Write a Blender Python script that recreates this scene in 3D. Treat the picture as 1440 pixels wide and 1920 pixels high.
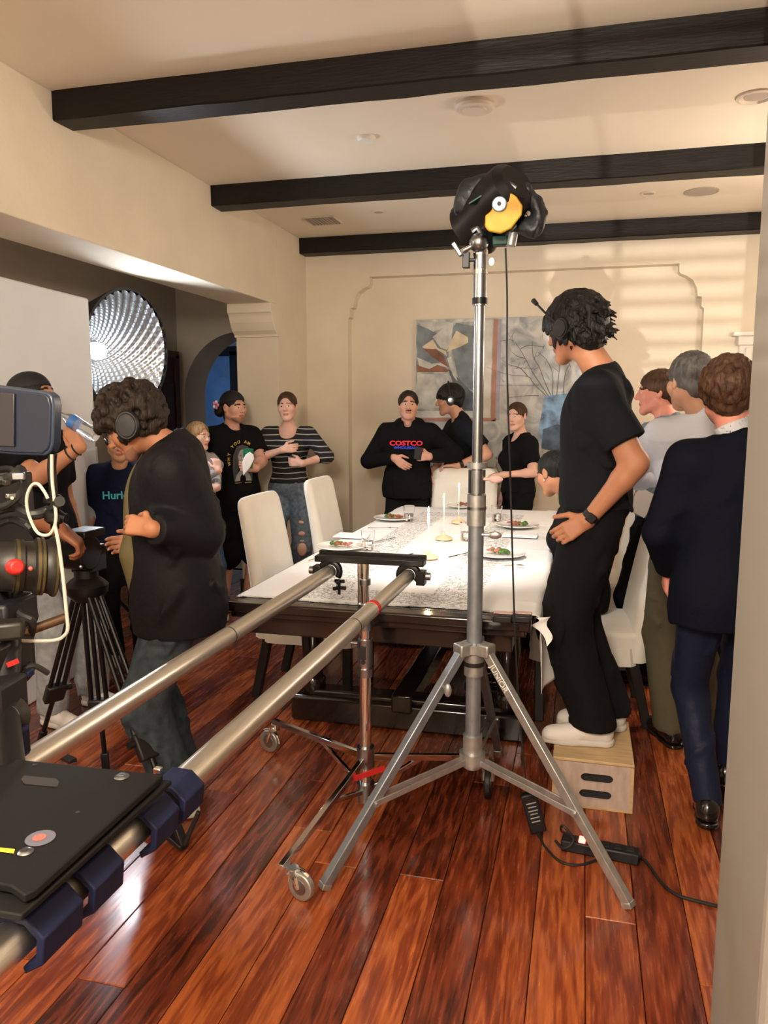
import bpy, bmesh, math, random
import numpy as np
from mathutils import Vector, Matrix
random.seed(7); rng = np.random.default_rng(7)
for o in list(bpy.data.objects): bpy.data.objects.remove(o)
SC = bpy.context.scene; COL = SC.collection
PI = math.pi
# ------------------------------------------------------------------ camera
CAM_H = 1.53; YAW = math.radians(14.39); TILT = math.radians(7.75); FPX = 1445.0
cam_d = bpy.data.cameras.new('camera'); cam = bpy.data.objects.new('camera', cam_d); COL.objects.link(cam)
cam.location = (0, 0, CAM_H); cam.rotation_euler = (PI/2 - TILT, 0, YAW)
cam_d.sensor_fit = 'VERTICAL'; cam_d.sensor_height = 24.0; cam_d.lens = FPX/1920*24.0
cam_d.clip_start = 0.05; cam_d.clip_end = 100
SC.camera = cam
# ------------------------------------------------------------------ world, lights, exposure
world = bpy.data.worlds.new('world'); SC.world = world; world.use_nodes = True
world.node_tree.nodes['Background'].inputs[0].default_value = (0.25, 0.42, 0.75, 1)
world.node_tree.nodes['Background'].inputs[1].default_value = 0.5
SC.view_settings.view_transform = 'Standard'; SC.view_settings.look = 'None'
SC.view_settings.gamma = 1; SC.view_settings.use_curve_mapping = False
SC.view_settings.exposure = 0.92
def lamp(name, kind, loc, energy, color, target=None, **kw):
    d = bpy.data.lights.new(name, kind); d.energy = energy; d.color = color
    for k, v in kw.items(): setattr(d, k, v)
    o = bpy.data.objects.new(name, d); COL.objects.link(o); o.location = loc
    if target is not None:
        o.rotation_euler = (Vector(target) - Vector(loc)).to_track_quat('-Z', 'Y').to_euler()
    return o
# hard lamp outside the hall window: throws the muntin and blind shadows onto beams and far wall
lamp('window_spot', 'SPOT', (-0.70, -4.3, 1.55), 900, (1.0, 0.90, 0.76), (0.15, 6.5, 2.45), spot_size=math.radians(60), spot_blend=0.3, shadow_soft_size=0.014)
# unseen fill added behind the camera to lift ceiling and walls, no fixture modelled
lamp('rear_fill', 'POINT', (-0.35, -0.55, 2.35), 150, (1.0, 0.87, 0.71), shadow_soft_size=0.22)
lamp('side_room_fill', 'POINT', (-3.2, 1.2, 2.3), 22, (1.0, 0.88, 0.74), shadow_soft_size=0.15)  # added fill, brightens the dim adjacent room
lamp('right_fill', 'POINT', (1.45, 4.6, 2.0), 32, (1.0, 0.82, 0.66), shadow_soft_size=0.15)  # unseen warm fill added for the people and wall at the right
# ------------------------------------------------------------------ ray helper: photo pixel -> point on a world plane
_f = Vector((-math.sin(YAW)*math.cos(TILT), math.cos(YAW)*math.cos(TILT), -math.sin(TILT)))
_r = Vector((math.cos(YAW), math.sin(YAW), 0)); _u = _r.cross(_f); _C = Vector((0, 0, CAM_H))
def P(a, b, **k):
    d = _f + _r*((a-720)/FPX) - _u*((b-960)/FPX)
    (ax, v), = k.items(); i = 'xyz'.index(ax); return _C + d*((v-_C[i])/d[i])
# ------------------------------------------------------------------ materials
def mat(name, col, rough=0.5, metal=0.0, spec=0.5, noise=0.0, nscale=20.0, bump=0.0, bscale=60.0, emit=None, estr=0.0,
        trans=0.0, ior=1.45, coat=0.0, sheen=0.0, alpha=1.0, rnd=0.0, stretch=(1, 1, 1), sss=0.0):
    m = bpy.data.materials.new(name); m.use_nodes = True; nt = m.node_tree; b = nt.nodes['Principled BSDF']; L = nt.links.new
    def sv(k, v):
        if k in b.inputs: b.inputs[k].default_value = v
    c = (*col, 1)
    sv('Base Color', c); sv('Roughness', rough); sv('Metallic', metal); sv('Specular IOR Level', spec); sv('IOR', ior)
    sv('Transmission Weight', trans); sv('Coat Weight', coat); sv('Sheen Weight', sheen); sv('Alpha', alpha); sv('Coat Roughness', 0.1)
    if sss: sv('Subsurface Weight', sss); sv('Subsurface Radius', (1, .35, .2)); sv('Subsurface Scale', 0.008)
    if emit: sv('Emission Color', (*emit, 1)); sv('Emission Strength', estr)
    if noise or bump or rnd:
        tc = nt.nodes.new('ShaderNodeTexCoord'); mp = nt.nodes.new('ShaderNodeMapping'); L(tc.outputs['Object'], mp.inputs[0]); mp.inputs['Scale'].default_value = stretch
    if noise:
        n = nt.nodes.new('ShaderNodeTexNoise'); n.inputs['Scale'].default_value = nscale; n.inputs['Detail'].default_value = 5; L(mp.outputs[0], n.inputs['Vector'])
        h = nt.nodes.new('ShaderNodeMix'); h.data_type = 'RGBA'; h.inputs[6].default_value = tuple(x*(1-noise) for x in col)+(1,); h.inputs[7].default_value = tuple(min(1, x*(1+noise)) for x in col)+(1,)
        rp = nt.nodes.new('ShaderNodeMapRange'); rp.inputs[1].default_value = .3; rp.inputs[2].default_value = .7; L(n.outputs[0], rp.inputs[0]); L(rp.outputs[0], h.inputs[0]); L(h.outputs[2], b.inputs['Base Color'])
    if bump:
        n2 = nt.nodes.new('ShaderNodeTexNoise'); n2.inputs['Scale'].default_value = bscale; n2.inputs['Detail'].default_value = 4; L(mp.outputs[0], n2.inputs['Vector'])
        bp = nt.nodes.new('ShaderNodeBump'); bp.inputs['Strength'].default_value = bump; bp.inputs['Distance'].default_value = 0.01; L(n2.outputs[0], bp.inputs['Height']); L(bp.outputs[0], b.inputs['Normal'])
    return m
M = {}
def mm(k, *a, **kw): M[k] = mat(k, *a, **kw); return M[k]
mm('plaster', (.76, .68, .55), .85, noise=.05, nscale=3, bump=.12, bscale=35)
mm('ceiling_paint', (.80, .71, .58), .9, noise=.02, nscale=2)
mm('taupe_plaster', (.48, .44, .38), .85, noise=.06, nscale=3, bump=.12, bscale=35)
mm('beam_wood', (.006, .0045, .0035), .5, noise=.5, nscale=9, stretch=(1, 8, 8), bump=.15, bscale=14, spec=.3)
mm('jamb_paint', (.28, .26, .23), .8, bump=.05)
mm('base_black', (.015, .013, .012), .4)
mm('white_trim', (.78, .76, .70), .5)
mm('door_wood', (.05, .014, .010), .4)
mm('black_metal', (.006, .006, .007), .38, metal=.3)
mm('black_matte', (.010, .010, .012), .7)
mm('black_plastic', (.008, .008, .010), .45)
mm('black_anod', (.006, .006, .006), .62, spec=.2, noise=.15, nscale=200)
mm('blue_bracket', (.006, .009, .032), .6, spec=.25, noise=.2, nscale=30)
mm('steel_pipe', (.78, .75, .68), .34, metal=1, noise=.08, nscale=40, stretch=(20, 1, 20))
mm('chrome', (.78, .78, .78), .09, metal=1)
mm('satin', (.34, .37, .41), .28, metal=1, noise=.1, nscale=30)
mm('galv', (.30, .34, .39), .42, metal=.75, noise=.12, nscale=30)
mm('galv_light', (.44, .45, .45), .42, metal=.8, noise=.15, nscale=40)
mm('tape_red', (.48, .015, .012), .5)
mm('tape_black', (.01, .01, .01), .5)
mm('yellow_paint', (.50, .26, .006), .5, noise=.15, nscale=20)
mm('blackwrap', (.010, .012, .016), .5, bump=.6, bscale=25)
mm('dial', (.24, .32, .40), .35, metal=.3)
mm('teal', (.0, .05, .04), .5)
mm('chair_cloth', (.80, .77, .70), .85, noise=.03, nscale=8, bump=.15, bscale=120, sheen=.3)
mm('table_wood', (.014, .010, .009), .16, noise=.3, nscale=6, stretch=(1, 6, 1), coat=.4)
mm('glass', (1, 1, 1), .02, trans=1, ior=1.45)
mm('porcelain', (.88, .87, .83), .15, coat=.5)
mm('candle_base', (.85, .55, .35), .4)
mm('candle_stem', (.8, .78, .72), .4)
mm('flame', (1, .8, .5), .5, emit=(1, .72, .35), estr=25)
mm('food_green', (.06, .13, .02), .5, noise=.4, nscale=60)
mm('food_pink', (.42, .14, .12), .4, noise=.3, nscale=80)
mm('food_brown', (.25, .08, .03), .4, noise=.4, nscale=80)
mm('silver', (.7, .7, .7), .15, metal=1)
mm('napkin', (.82, .82, .82), .8, bump=.2)
mm('ply', (.52, .37, .20), .6, noise=.15, nscale=10, stretch=(1, 6, 6))
mm('ply_face', (.44, .35, .30), .65, noise=.12, nscale=8, stretch=(6, 1, 2))
mm('hole_dark', (.02, .018, .02), .8)
mm('foam_white', (.76, .79, .84), .8, noise=.02, nscale=4)
mm('foam_cloth', (.70, .72, .76), .8, bump=.3, bscale=12)
mm('cable', (.012, .012, .012), .5)
mm('cable_white', (.42, .40, .35), .5)
mm('led_red', (1, .05, .05), .5, emit=(1, .08, .06), estr=6)
mm('label_grey', (.30, .30, .32), .6)
mm('lens_glass', (.02, .015, .02), .05, coat=1)
mm('red_cloth', (.55, .03, .04), .6)
mm('gold_ring', (.10, .08, .035), .3, metal=.6)
mm('window_blue', (.05, .12, .28), .4, emit=(.05, .11, .22), estr=.16, noise=.4, nscale=6)
mm('grout', (.03, .012, .008), .8)
mm('mirror_silver', (.50, .54, .58), .32, metal=.85)
mm('bulb', (1, 1, 1), .5, emit=(.88, .95, 1), estr=3)
mm('urn', (.62, .58, .52), .7, noise=.25, nscale=30, bump=.3)
mm('paper', (.85, .85, .84), .8)
mm('pink_tape', (.62, .42, .40), .7)
# ------------------------------------------------------------------ scene graph helpers
ORG = {}
def link(o): COL.objects.link(o); return o
def thing(name, label, cat, loc=(0, 0, 0), group=None, kind=None):
    o = link(bpy.data.objects.new(name, None)); o.location = loc; o.empty_display_size = .05
    if label: o['label'] = label
    if cat: o['category'] = cat
    if group: o['group'] = group
    if kind: o['kind'] = kind
    ORG[o.name] = Vector(loc); return o
def tag(o, label=None, cat=None, group=None, kind=None):
    for k, v in (('label', label), ('category', cat), ('group', group), ('kind', kind)):
        if v: o[k] = v
    return o
def relabel(o, label, group=None):
    o['label'] = label
    if group: o['group'] = group
    return o
def copy_tree(o, loc=None, rotz=None, label=None, parent=None):
    c = o.copy(); link(c); c.parent = parent
    if loc is not None: c.location = loc
    if rotz is not None: c.rotation_euler = (0, 0, rotz)
    if label: c['label'] = label
    ORG[c.name] = Vector(c.location)
    for ch in list(o.children): copy_tree(ch, parent=c)
    return c
def frame(d):
    d = Vector(d).normalized(); a = Vector((0, 0, 1)) if abs(d.z) < .95 else Vector((1, 0, 0))
    x = a.cross(d).normalized(); return x, d.cross(x).normalized(), d
class MB:
    def __init__(s): s.v = []; s.f = []; s.m = []
    def add(s, v, f, mi=0):
        n = len(s.v); s.v += [tuple(p) for p in v]; s.f += [tuple(i+n for i in q) for q in f]; s.m += [mi]*len(f); return s
    def box(s, c, size, rot=None, mi=0, taper=1.0):
        c = Vector(c); h = Vector(size)/2; R = rot if rot is not None else Matrix.Identity(3); v = []
        for z in (-1, 1):
            t = taper if z > 0 else 1
            for x, y in ((-1, -1), (1, -1), (1, 1), (-1, 1)): v.append(c + R @ Vector((x*h.x*t, y*h.y*t, z*h.z)))
        return s.add(v, [(3, 2, 1, 0), (4, 5, 6, 7), (0, 1, 5, 4), (1, 2, 6, 5), (2, 3, 7, 6), (3, 0, 4, 7)], mi)
    def bar(s, a, b, w, h=None, up=(0, 0, 1), mi=0):   # rectangular bar between two points
        a = Vector(a); b = Vector(b); d = (b-a); L = d.length; d.normalize(); u = Vector(up); u = (u - d*u.dot(d))
        if u.length < .01: u = Vector((1, 0, 0)) - d*d.x
        u.normalize(); x = u.cross(d); R = Matrix((x, d, u)).transposed()
        return s.box((a+b)/2, (w, L, h or w), R, mi)
    def tube(s, pts, r, seg=12, mi=0, cap=True, smooth=False):
        pts = [Vector(p) for p in pts]
        if smooth: pts = spline(pts, smooth)
        n = len(pts); rr = r if hasattr(r, '__len__') else [r]*n
        if len(rr) != n: rr = list(np.interp(np.linspace(0, 1, n), np.linspace(0, 1, len(rr)), rr))
        v = []; px = None
        for i, p in enumerate(pts):
            d = (pts[min(i+1, n-1)] - pts[max(i-1, 0)]).normalized()
            if px is None: px = frame(d)[0]
            px = (px - d*px.dot(d)).normalized(); py = d.cross(px)
            for k in range(seg):
                t = 2*PI*k/seg; v.append(p + (px*math.cos(t) + py*math.sin(t))*rr[i])
        f = [(i*seg+k, i*seg+(k+1) % seg, (i+1)*seg+(k+1) % seg, (i+1)*seg+k) for i in range(n-1) for k in range(seg)]
        if cap: f += [tuple(range(seg))[::-1], tuple((n-1)*seg+k for k in range(seg))]
        return s.add(v, f, mi)
    def lathe(s, prof, c=(0, 0, 0), axis=(0, 0, 1), seg=24, mi=0, sc=(1, 1), cap=True):
        x, y, z = frame(axis); c = Vector(c); v = []
        if abs(Vector(axis).normalized().z) > .99: x, y = Vector((1, 0, 0)), Vector((0, 1, 0)); z = Vector((0, 0, 1 if axis[2] > 0 else -1))
        for r, h in prof:
            for k in range(seg):
                t = 2*PI*k/seg; v.append(c + x*(r*sc[0]*math.cos(t)) + y*(r*sc[1]*math.sin(t)) + z*h)
        n = len(prof); f = [(i*seg+k, i*seg+(k+1) % seg, (i+1)*seg+(k+1) % seg, (i+1)*seg+k) for i in range(n-1) for k in range(seg)]
        if cap and prof[0][0] > 1e-6: f.append(tuple(range(seg))[::-1])
        if cap and prof[-1][0] > 1e-6: f.append(tuple((n-1)*seg+k for k in range(seg)))
        return s.add(v, f, mi)
    def cyl(s, a, b, r, seg=20, mi=0): return s.tube([a, b], r, seg, mi)
    def sph(s, c, r, seg=14, mi=0, sc=(1, 1, 1)):
        v = []; n = seg//2
        for i in range(n+1):
            t = PI*i/n
            for k in range(seg):
                a = 2*PI*k/seg; v.append((c[0]+r*sc[0]*math.sin(t)*math.cos(a), c[1]+r*sc[1]*math.sin(t)*math.sin(a), c[2]+r*sc[2]*math.cos(t)))
        return s.add(v, [(i*seg+k, (i+1)*seg+k, (i+1)*seg+(k+1) % seg, i*seg+(k+1) % seg) for i in range(n) for k in range(seg)], mi)
    def prism(s, poly, h, org=(0, 0, 0), R=None, mi=0):   # polygon in local xy, extruded along local z
        R = R or Matrix.Identity(3); o = Vector(org); n = len(poly)
        v = [o + R @ Vector((x, y, 0)) for x, y in poly] + [o + R @ Vector((x, y, h)) for x, y in poly]
        return s.add(v, [tuple(range(n))[::-1], tuple(range(n, 2*n))] + [(i, (i+1) % n, n+(i+1) % n, n+i) for i in range(n)], mi)
    def build(s, name, mats, parent=None, bevel=0, smooth=35, bseg=2, **kw):
        off = ORG[parent.name] if parent is not None and parent.name in ORG else Vector()
        me = bpy.data.meshes.new(name); me.from_pydata([tuple(Vector(p)-off) for p in s.v], [], s.f)
        bm = bmesh.new(); bm.from_mesh(me); bmesh.ops.remove_doubles(bm, verts=bm.verts, dist=1e-6); 
        bm.to_mesh(me); bm.free()
        if not isinstance(mats, (list, tuple)): mats = [mats]
        for m_ in mats: me.materials.append(M[m_] if isinstance(m_, str) else m_)
        if len(mats) > 1 and len(me.polygons) == len(s.m): me.polygons.foreach_set('material_index', s.m)
        o = link(bpy.data.objects.new(name, me)); o.parent = parent; ORG[o.name] = off
        if bevel:
            b = o.modifiers.new('bevel', 'BEVEL'); b.width = bevel; b.segments = bseg; b.limit_method = 'ANGLE'; b.angle_limit = .6
        if smooth: me.polygons.foreach_set('use_smooth', [True]*len(me.polygons)); me.set_sharp_from_angle(angle=math.radians(smooth))
        tag(o, **kw); return o
def spline(pts, n):
    out = []; N = len(pts)
    for i in range(N-1):
        p0 = pts[max(i-1, 0)]; p1 = pts[i]; p2 = pts[i+1]; p3 = pts[min(i+2, N-1)]
        for k in range(n):
            t = k/n; out.append(.5*((2*p1)+(p2-p0)*t+(2*p0-5*p1+4*p2-p3)*t*t+(3*p1-p0-3*p2+p3)*t**3))
    out.append(pts[-1]); return out
def rotz(a): return Matrix.Rotation(a, 3, 'Z')
def align(d, up=(0, 0, 1)):   # matrix with local x along d, z near up
    d = Vector(d).normalized(); u = Vector(up); u = (u-d*u.dot(d)).normalized(); return Matrix((d, u.cross(d), u)).transposed()
def text(txt, size, loc, R, m, parent, name='lettering', thick=.0008, align_x='CENTER', wide=1.0, bold=0.0):
    c = bpy.data.curves.new(name, 'FONT'); c.body = txt; c.size = size; c.align_x = align_x; c.extrude = thick; c.offset = bold
    c.resolution_u = 3
    t = bpy.data.objects.new('tmp', c); link(t); dg = bpy.context.evaluated_depsgraph_get(); me = bpy.data.meshes.new_from_object(t.evaluated_get(dg)); bpy.data.objects.remove(t)
    off = ORG[parent.name] if parent is not None else Vector()
    for v in me.vertices: v.co = R @ Vector((v.co.x*wide, v.co.y, v.co.z)) + Vector(loc) - off
    me.materials.clear(); me.materials.append(M[m] if isinstance(m, str) else m); me.name = name
    o = link(bpy.data.objects.new(name, me)); o.parent = parent; return o
# ------------------------------------------------------------------ smooth-blended solid modelling (for bodies, clothes, hair)
def A(v): return np.array(v, np.float32)
def sdf_prim(p, q):
    t = p[0]
    if t == 'cap':
        _, a, b, ra, rb = p[:5]; ba = b-a; L = float(ba@ba)+1e-12; d = q-a; h = np.clip((d@ba)/L, 0, 1)
        return np.linalg.norm(d-h[..., None]*ba, axis=-1)-(ra+(rb-ra)*h)
    if t == 'ell':
        _, c, R, r = p[:4]; l = (q-c)@R; k0 = np.linalg.norm(l/r, axis=-1); k1 = np.linalg.norm(l/(r*r), axis=-1)+1e-9
        return k0*(k0-1)/k1
    if t == 'box':
        _, c, R, h, rd = p[:5]; l = np.abs((q-c)@R)-(h-rd); return np.linalg.norm(np.maximum(l, 0), axis=-1)+np.minimum(l.max(-1), 0)-rd
    if t == 'pl':
        _, c, n = p[:3]; return (q-c)@n
I3 = np.eye(3, dtype=np.float32)
class Blob:
    def __init__(s): s.p = []
    def cap(s, a, b, ra, rb=None, k=.02, op='u'): s.p.append((('cap', A(a), A(b), ra, ra if rb is None else rb), k, op)); return s
    def ell(s, c, r, R=None, k=.02, op='u'): s.p.append((('ell', A(c), I3 if R is None else A(R), A(r)), k, op)); return s
    def sph(s, c, r, k=.02, op='u'): return s.cap(c, A(c)+A((0, 0, 1e-4)), r, r, k, op)
    def box(s, c, h, R=None, rd=.01, k=.02, op='u'): s.p.append((('box', A(c), I3 if R is None else A(R), A(h), rd), k, op)); return s
    def cut(s, c, n, k=.004): n = A(n); s.p.append((('pl', A(c), n/np.linalg.norm(n)), k, 'i')); return s   # removes the side n points to
    def bounds(s):
        lo = np.full(3, 1e9); hi = -lo
        for p, k, op in s.p:
            if op != 'u': continue
            if p[0] == 'cap': pts = [(p[1], p[3]), (p[2], p[4])]
            elif p[0] == 'ell': pts = [(p[1], float(p[3].max()))]
            else: pts = [(p[1], float(np.linalg.norm(p[3])))]
            for c, r in pts: lo = np.minimum(lo, c-r-.03); hi = np.maximum(hi, c+r+.03)
        return lo, hi
    def mesh(s, vox, disp=None, damp=0.0):
        lo, hi = s.bounds(); B = 6; nb = np.ceil((hi-lo)/(vox*B)).astype(int)+1
        bi = np.stack(np.meshgrid(*[np.arange(n) for n in nb], indexing='ij'), -1).reshape(-1, 3)
        cen = (lo+(bi+.5)*B*vox).astype(np.float32); rad = B*vox*.9
        ds = [sdf_prim(p, cen) for p, k, op in s.p]
        tot = np.full(len(cen), 9., np.float32)
        for d, (p, k, op) in zip(ds, s.p): tot = comb(tot, d, k, op)
        act = np.abs(tot) < rad*2.0+damp+.012
        D = np.where(tot < 0, -1., 1.).astype(np.float32).reshape(nb)
        D = np.repeat(np.repeat(np.repeat(D, B, 0), B, 1), B, 2)
        ai = np.nonzero(act)[0]; g = np.stack(np.meshgrid(*[np.arange(B)]*3, indexing='ij'), -1).reshape(-1, 3)
        gi = bi[ai][:, None, :]*B+g[None]; q = (lo+gi*vox).astype(np.float32)
        val = np.full(q.shape[:2], 9., np.float32)
        for d, (p, k, op) in zip(ds, s.p):
            da = d[ai]
            sel = np.nonzero(da < rad*2+k+.04)[0] if op == 'u' else np.nonzero(np.abs(da) < rad*2+k+.04)[0] if op == 's' else np.arange(len(ai))
            if op == 's': sel = np.nonzero(da < rad*2+k+.02)[0]
            if len(sel): val[sel] = comb(val[sel], sdf_prim(p, q[sel]), k, op)
        if disp is not None: val = val-disp(q.reshape(-1, 3)).reshape(val.shape)
        D[gi[..., 0], gi[..., 1], gi[..., 2]] = val
        return nets(D, lo, vox)
def comb(a, d, k, op):
    if op == 'u': h = np.maximum(k-np.abs(a-d), 0)/max(k, 1e-6); return np.minimum(a, d)-h*h*k*.25
    if op == 's': d = -d
    h = np.maximum(k-np.abs(a-d), 0)/max(k, 1e-6); return np.maximum(a, d)+h*h*k*.25
def nets(D, lo, vox):
    S = D < 0; n = D.shape
    cnt = sum(S[i:n[0]-1+i, j:n[1]-1+j, k:n[2]-1+k].astype(np.int8) for i in (0, 1) for j in (0, 1) for k in (0, 1))
    cells = np.argwhere((cnt > 0) & (cnt < 8))
    if not len(cells): return np.zeros((0, 3)), np.zeros((0, 4), int)
    idx = np.full((n[0]-1, n[1]-1, n[2]-1), -1, np.int32); idx[tuple(cells.T)] = np.arange(len(cells))
    acc = np.zeros((len(cells), 3)); w = np.zeros(len(cells)); C8 = [(i, j, k) for i in (0, 1) for j in (0, 1) for k in (0, 1)]
    for c in C8:
        for ax in range(3):
            if c[ax]: continue
            e = list(c); e[ax] = 1; a = D[tuple((cells+c).T)]; b = D[tuple((cells+e).T)]; m = (a < 0) != (b < 0)
            t = np.where(m, a/(a-b+1e-12), 0); pos = np.tile(np.array(c, float), (len(cells), 1)); pos[:, ax] = t
            acc += pos*m[:, None]; w += m
    V = lo+(cells+acc/np.maximum(w, 1)[:, None])*vox
    F = []
    for ax in range(3):
        a1, a2 = (ax+1) % 3, (ax+2) % 3
        sl = [slice(None)]*3; s2 = [slice(None)]*3; sl[ax] = slice(0, n[ax]-1); s2[ax] = slice(1, n[ax])
        X = S[tuple(sl)] != S[tuple(s2)]; e = np.argwhere(X); e = e[(e[:, a1] > 0) & (e[:, a2] > 0) & (e[:, a1] < n[a1]-1) & (e[:, a2] < n[a2]-1)]
        if not len(e): continue
        d1 = np.zeros(3, int); d1[a1] = 1; d2 = np.zeros(3, int); d2[a2] = 1
        q = np.stack([idx[tuple((e-d1-d2).T)], idx[tuple((e-d2).T)], idx[tuple(e.T)], idx[tuple((e-d1).T)]], 1)
        fl = ~S[tuple(e.T)]; q[fl] = q[fl][:, ::-1]; q = q[(q >= 0).all(1)]; F.append(q)
    return V, np.concatenate(F)
def folds(seed, amp, lam=.12, n=5, ridge=True, zs=.6):
    r = np.random.default_rng(seed); K = r.normal(size=(n, 3)); K /= np.linalg.norm(K, axis=1)[:, None]; K[:, 2] *= zs; K *= (2*PI/lam)*r.uniform(.6, 1.5, n)[:, None]; ph = r.uniform(0, 6.3, n); W = r.normal(size=(n, 3))*9
    K = K.astype(np.float32); W = W.astype(np.float32)
    def f(q):
        o = np.zeros(len(q), np.float32)
        for i in range(n):
            t = q@K[i]+ph[i]+1.2*np.sin(q@W[i]); o += (1-2*np.abs(np.sin(t*.5))**.8) if ridge else np.sin(t)
        return o*(amp/n*1.3)
    return f
def mesh_obj(name, VF, mats, parent, mi=None, smooth=True, **kw):
    if isinstance(VF, tuple): VF = [VF]
    V = np.concatenate([v for v, f in VF]); F = []; n = 0
    for v, f in VF: F.append(f+n); n += len(v)
    F = np.concatenate(F); off = np.array(ORG[parent.name] if parent is not None else (0, 0, 0))
    me = bpy.data.meshes.new(name); me.vertices.add(len(V)); me.vertices.foreach_set('co', (V-off).astype(np.float32).ravel())
    me.loops.add(F.size); me.loops.foreach_set('vertex_index', F.ravel().astype(np.int32)); me.polygons.add(len(F))
    me.polygons.foreach_set('loop_start', np.arange(0, F.size, 4, dtype=np.int32)); me.update(calc_edges=True)
    if not isinstance(mats, (list, tuple)): mats = [mats]
    for m_ in mats: me.materials.append(M[m_] if isinstance(m_, str) else m_)
    if mi is not None: me.polygons.foreach_set('material_index', mi(V[F].mean(1)).astype(np.int32))
    me.polygons.foreach_set('use_smooth', np.ones(len(F), bool)); me.validate()
    o = link(bpy.data.objects.new(name, me)); o.parent = parent; ORG[o.name] = Vector(tuple(off)); tag(o, **kw); return o
# ------------------------------------------------------------------ the setting
XL, XR, YF, YB, HC = -2.373, 2.10, 6.52, -1.20, 2.943
XO = -2.731; XA = -3.79; YA = 6.80
def struct(name, mb, m, **kw):
    kw.setdefault('smooth', 0); return mb.build(name, m, None, kind='structure', **kw)
fl = struct('floor', MB().box((-.85, 3.2, -.045), (6.0, 9.6, .05)), 'grout')
ORG['floor'] = Vector()
def wood_floor():
    m = bpy.data.materials.new('cherry_planks'); m.use_nodes = True; nt = m.node_tree; N = nt.nodes.new; L = nt.links.new; b = nt.nodes['Principled BSDF']
    tc = N('ShaderNodeTexCoord'); oi = N('ShaderNodeObjectInfo'); mp = N('ShaderNodeMapping'); L(tc.outputs['Object'], mp.inputs[0])
    sc = N('ShaderNodeVectorMath'); sc.operation = 'SCALE'; sc.inputs[0].default_value = (37, 53, 91); L(oi.outputs['Random'], sc.inputs[3]); L(sc.outputs[0], mp.inputs['Location'])
    mp.inputs['Scale'].default_value = (9, .8, 9)
    n1 = N('ShaderNodeTexNoise'); n1.inputs['Scale'].default_value = 1.6; n1.inputs['Detail'].default_value = 3; n1.inputs['Distortion'].default_value = .8; L(mp.outputs[0], n1.inputs[0])
    w = N('ShaderNodeMath'); w.operation = 'MULTIPLY'; w.inputs[1].default_value = 30; L(n1.outputs[0], w.inputs[0])
    sn = N('ShaderNodeMath'); sn.operation = 'SINE'; L(w.outputs[0], sn.inputs[0])
    n2 = N('ShaderNodeTexNoise'); n2.inputs['Scale'].default_value = 9; n2.inputs['Detail'].default_value = 4; n2.inputs['Roughness'].default_value = .55; L(mp.outputs[0], n2.inputs[0])
    mx = N('ShaderNodeMix'); mx.inputs[0].default_value = .86; L(sn.outputs[0], mx.inputs[2]); L(n2.outputs[0], mx.inputs[3])
    ad = N('ShaderNodeMath'); ad.operation = 'MULTIPLY_ADD'; ad.inputs[1].default_value = .62; ad.inputs[2].default_value = -.16; L(oi.outputs['Random'], ad.inputs[0])
    a2 = N('ShaderNodeMath'); a2.operation = 'ADD'; L(mx.outputs[0], a2.inputs[0]); L(ad.outputs[0], a2.inputs[1])
    cr = N('ShaderNodeValToRGB'); e = cr.color_ramp.elements
    e[0].position = .12; e[0].color = (.035, .007, .003, 1); e[1].position = .95; e[1].color = (.42, .110, .030, 1)
    for p_, c_ in ((.38, (.120, .022, .008, 1)), (.62, (.21, .042, .014, 1))): x = e.new(p_); x.color = c_
    L(a2.outputs[0], cr.inputs[0]); L(cr.outputs[0], b.inputs['Base Color'])
    b.inputs['Roughness'].default_value = .22; b.inputs['Coat Weight'].default_value = .35; b.inputs['Coat Roughness'].default_value = .12
    n3 = N('ShaderNodeTexNoise'); n3.inputs['Scale'].default_value = 1.3; n3.inputs['Detail'].default_value = 3; L(mp.outputs[0], n3.inputs[0])
    bp = N('ShaderNodeBump'); bp.inputs['Strength'].default_value = .22; bp.inputs['Distance'].default_value = .012; L(n3.outputs[0], bp.inputs['Height']); L(bp.outputs[0], b.inputs['Normal'])
    rr = N('ShaderNodeMapRange'); rr.inputs[3].default_value = .15; rr.inputs[4].default_value = .36; L(n2.outputs[0], rr.inputs[0]); L(rr.outputs[0], b.inputs['Roughness'])
    return m
M['planks'] = wood_floor()
PW = .1485
pm = {}
def plank_mesh(Ln):
    k = round(Ln, 2)
    if k not in pm:
        w, h, c = PW/2-.0012, .02, .0022; y = k/2-.0012; v = []
        for z, d in ((-h, 0), (-c, 0), (0, c)):
            v += [(-w+d, -y+d, z), (w-d, -y+d, z), (w-d, y-d, z), (-w+d, y-d, z)]
        f = [(8, 9, 10, 11)] + [(i+a, i+(a+1) % 4, i+4+(a+1) % 4, i+4+a) for i in (0, 4) for a in range(4)]
        me = bpy.data.meshes.new('plank'); me.from_pydata(v, [], f); me.materials.append(M['planks']); pm[k] = me
    return pm[k]
lens = [1.25, 1.55, 1.85, 2.15]; pc = 0
x = .353-.0 + PW/2 - PW*29
while x < XR:
    y = .35 - rng.uniform(0, 1.5) if x > XO else 1.4-rng.uniform(0, 1.2)
    while y < 6.63:
        Ln = float(rng.choice(lens)); y1 = min(y+Ln, 6.68); Ln = round(y1-y, 2)
        if Ln > .1 and y1 > .4:
            o = link(bpy.data.objects.new('plank', plank_mesh(Ln))); o.location = (x, y+Ln/2, 0); o.parent = fl; pc += 1
        y += Ln
    x += PW
print('planks', pc)
struct('ceiling', MB().box((-.85, 2.8, HC+.05), (6.1, 8.2, .1)), 'ceiling_paint')
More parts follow.
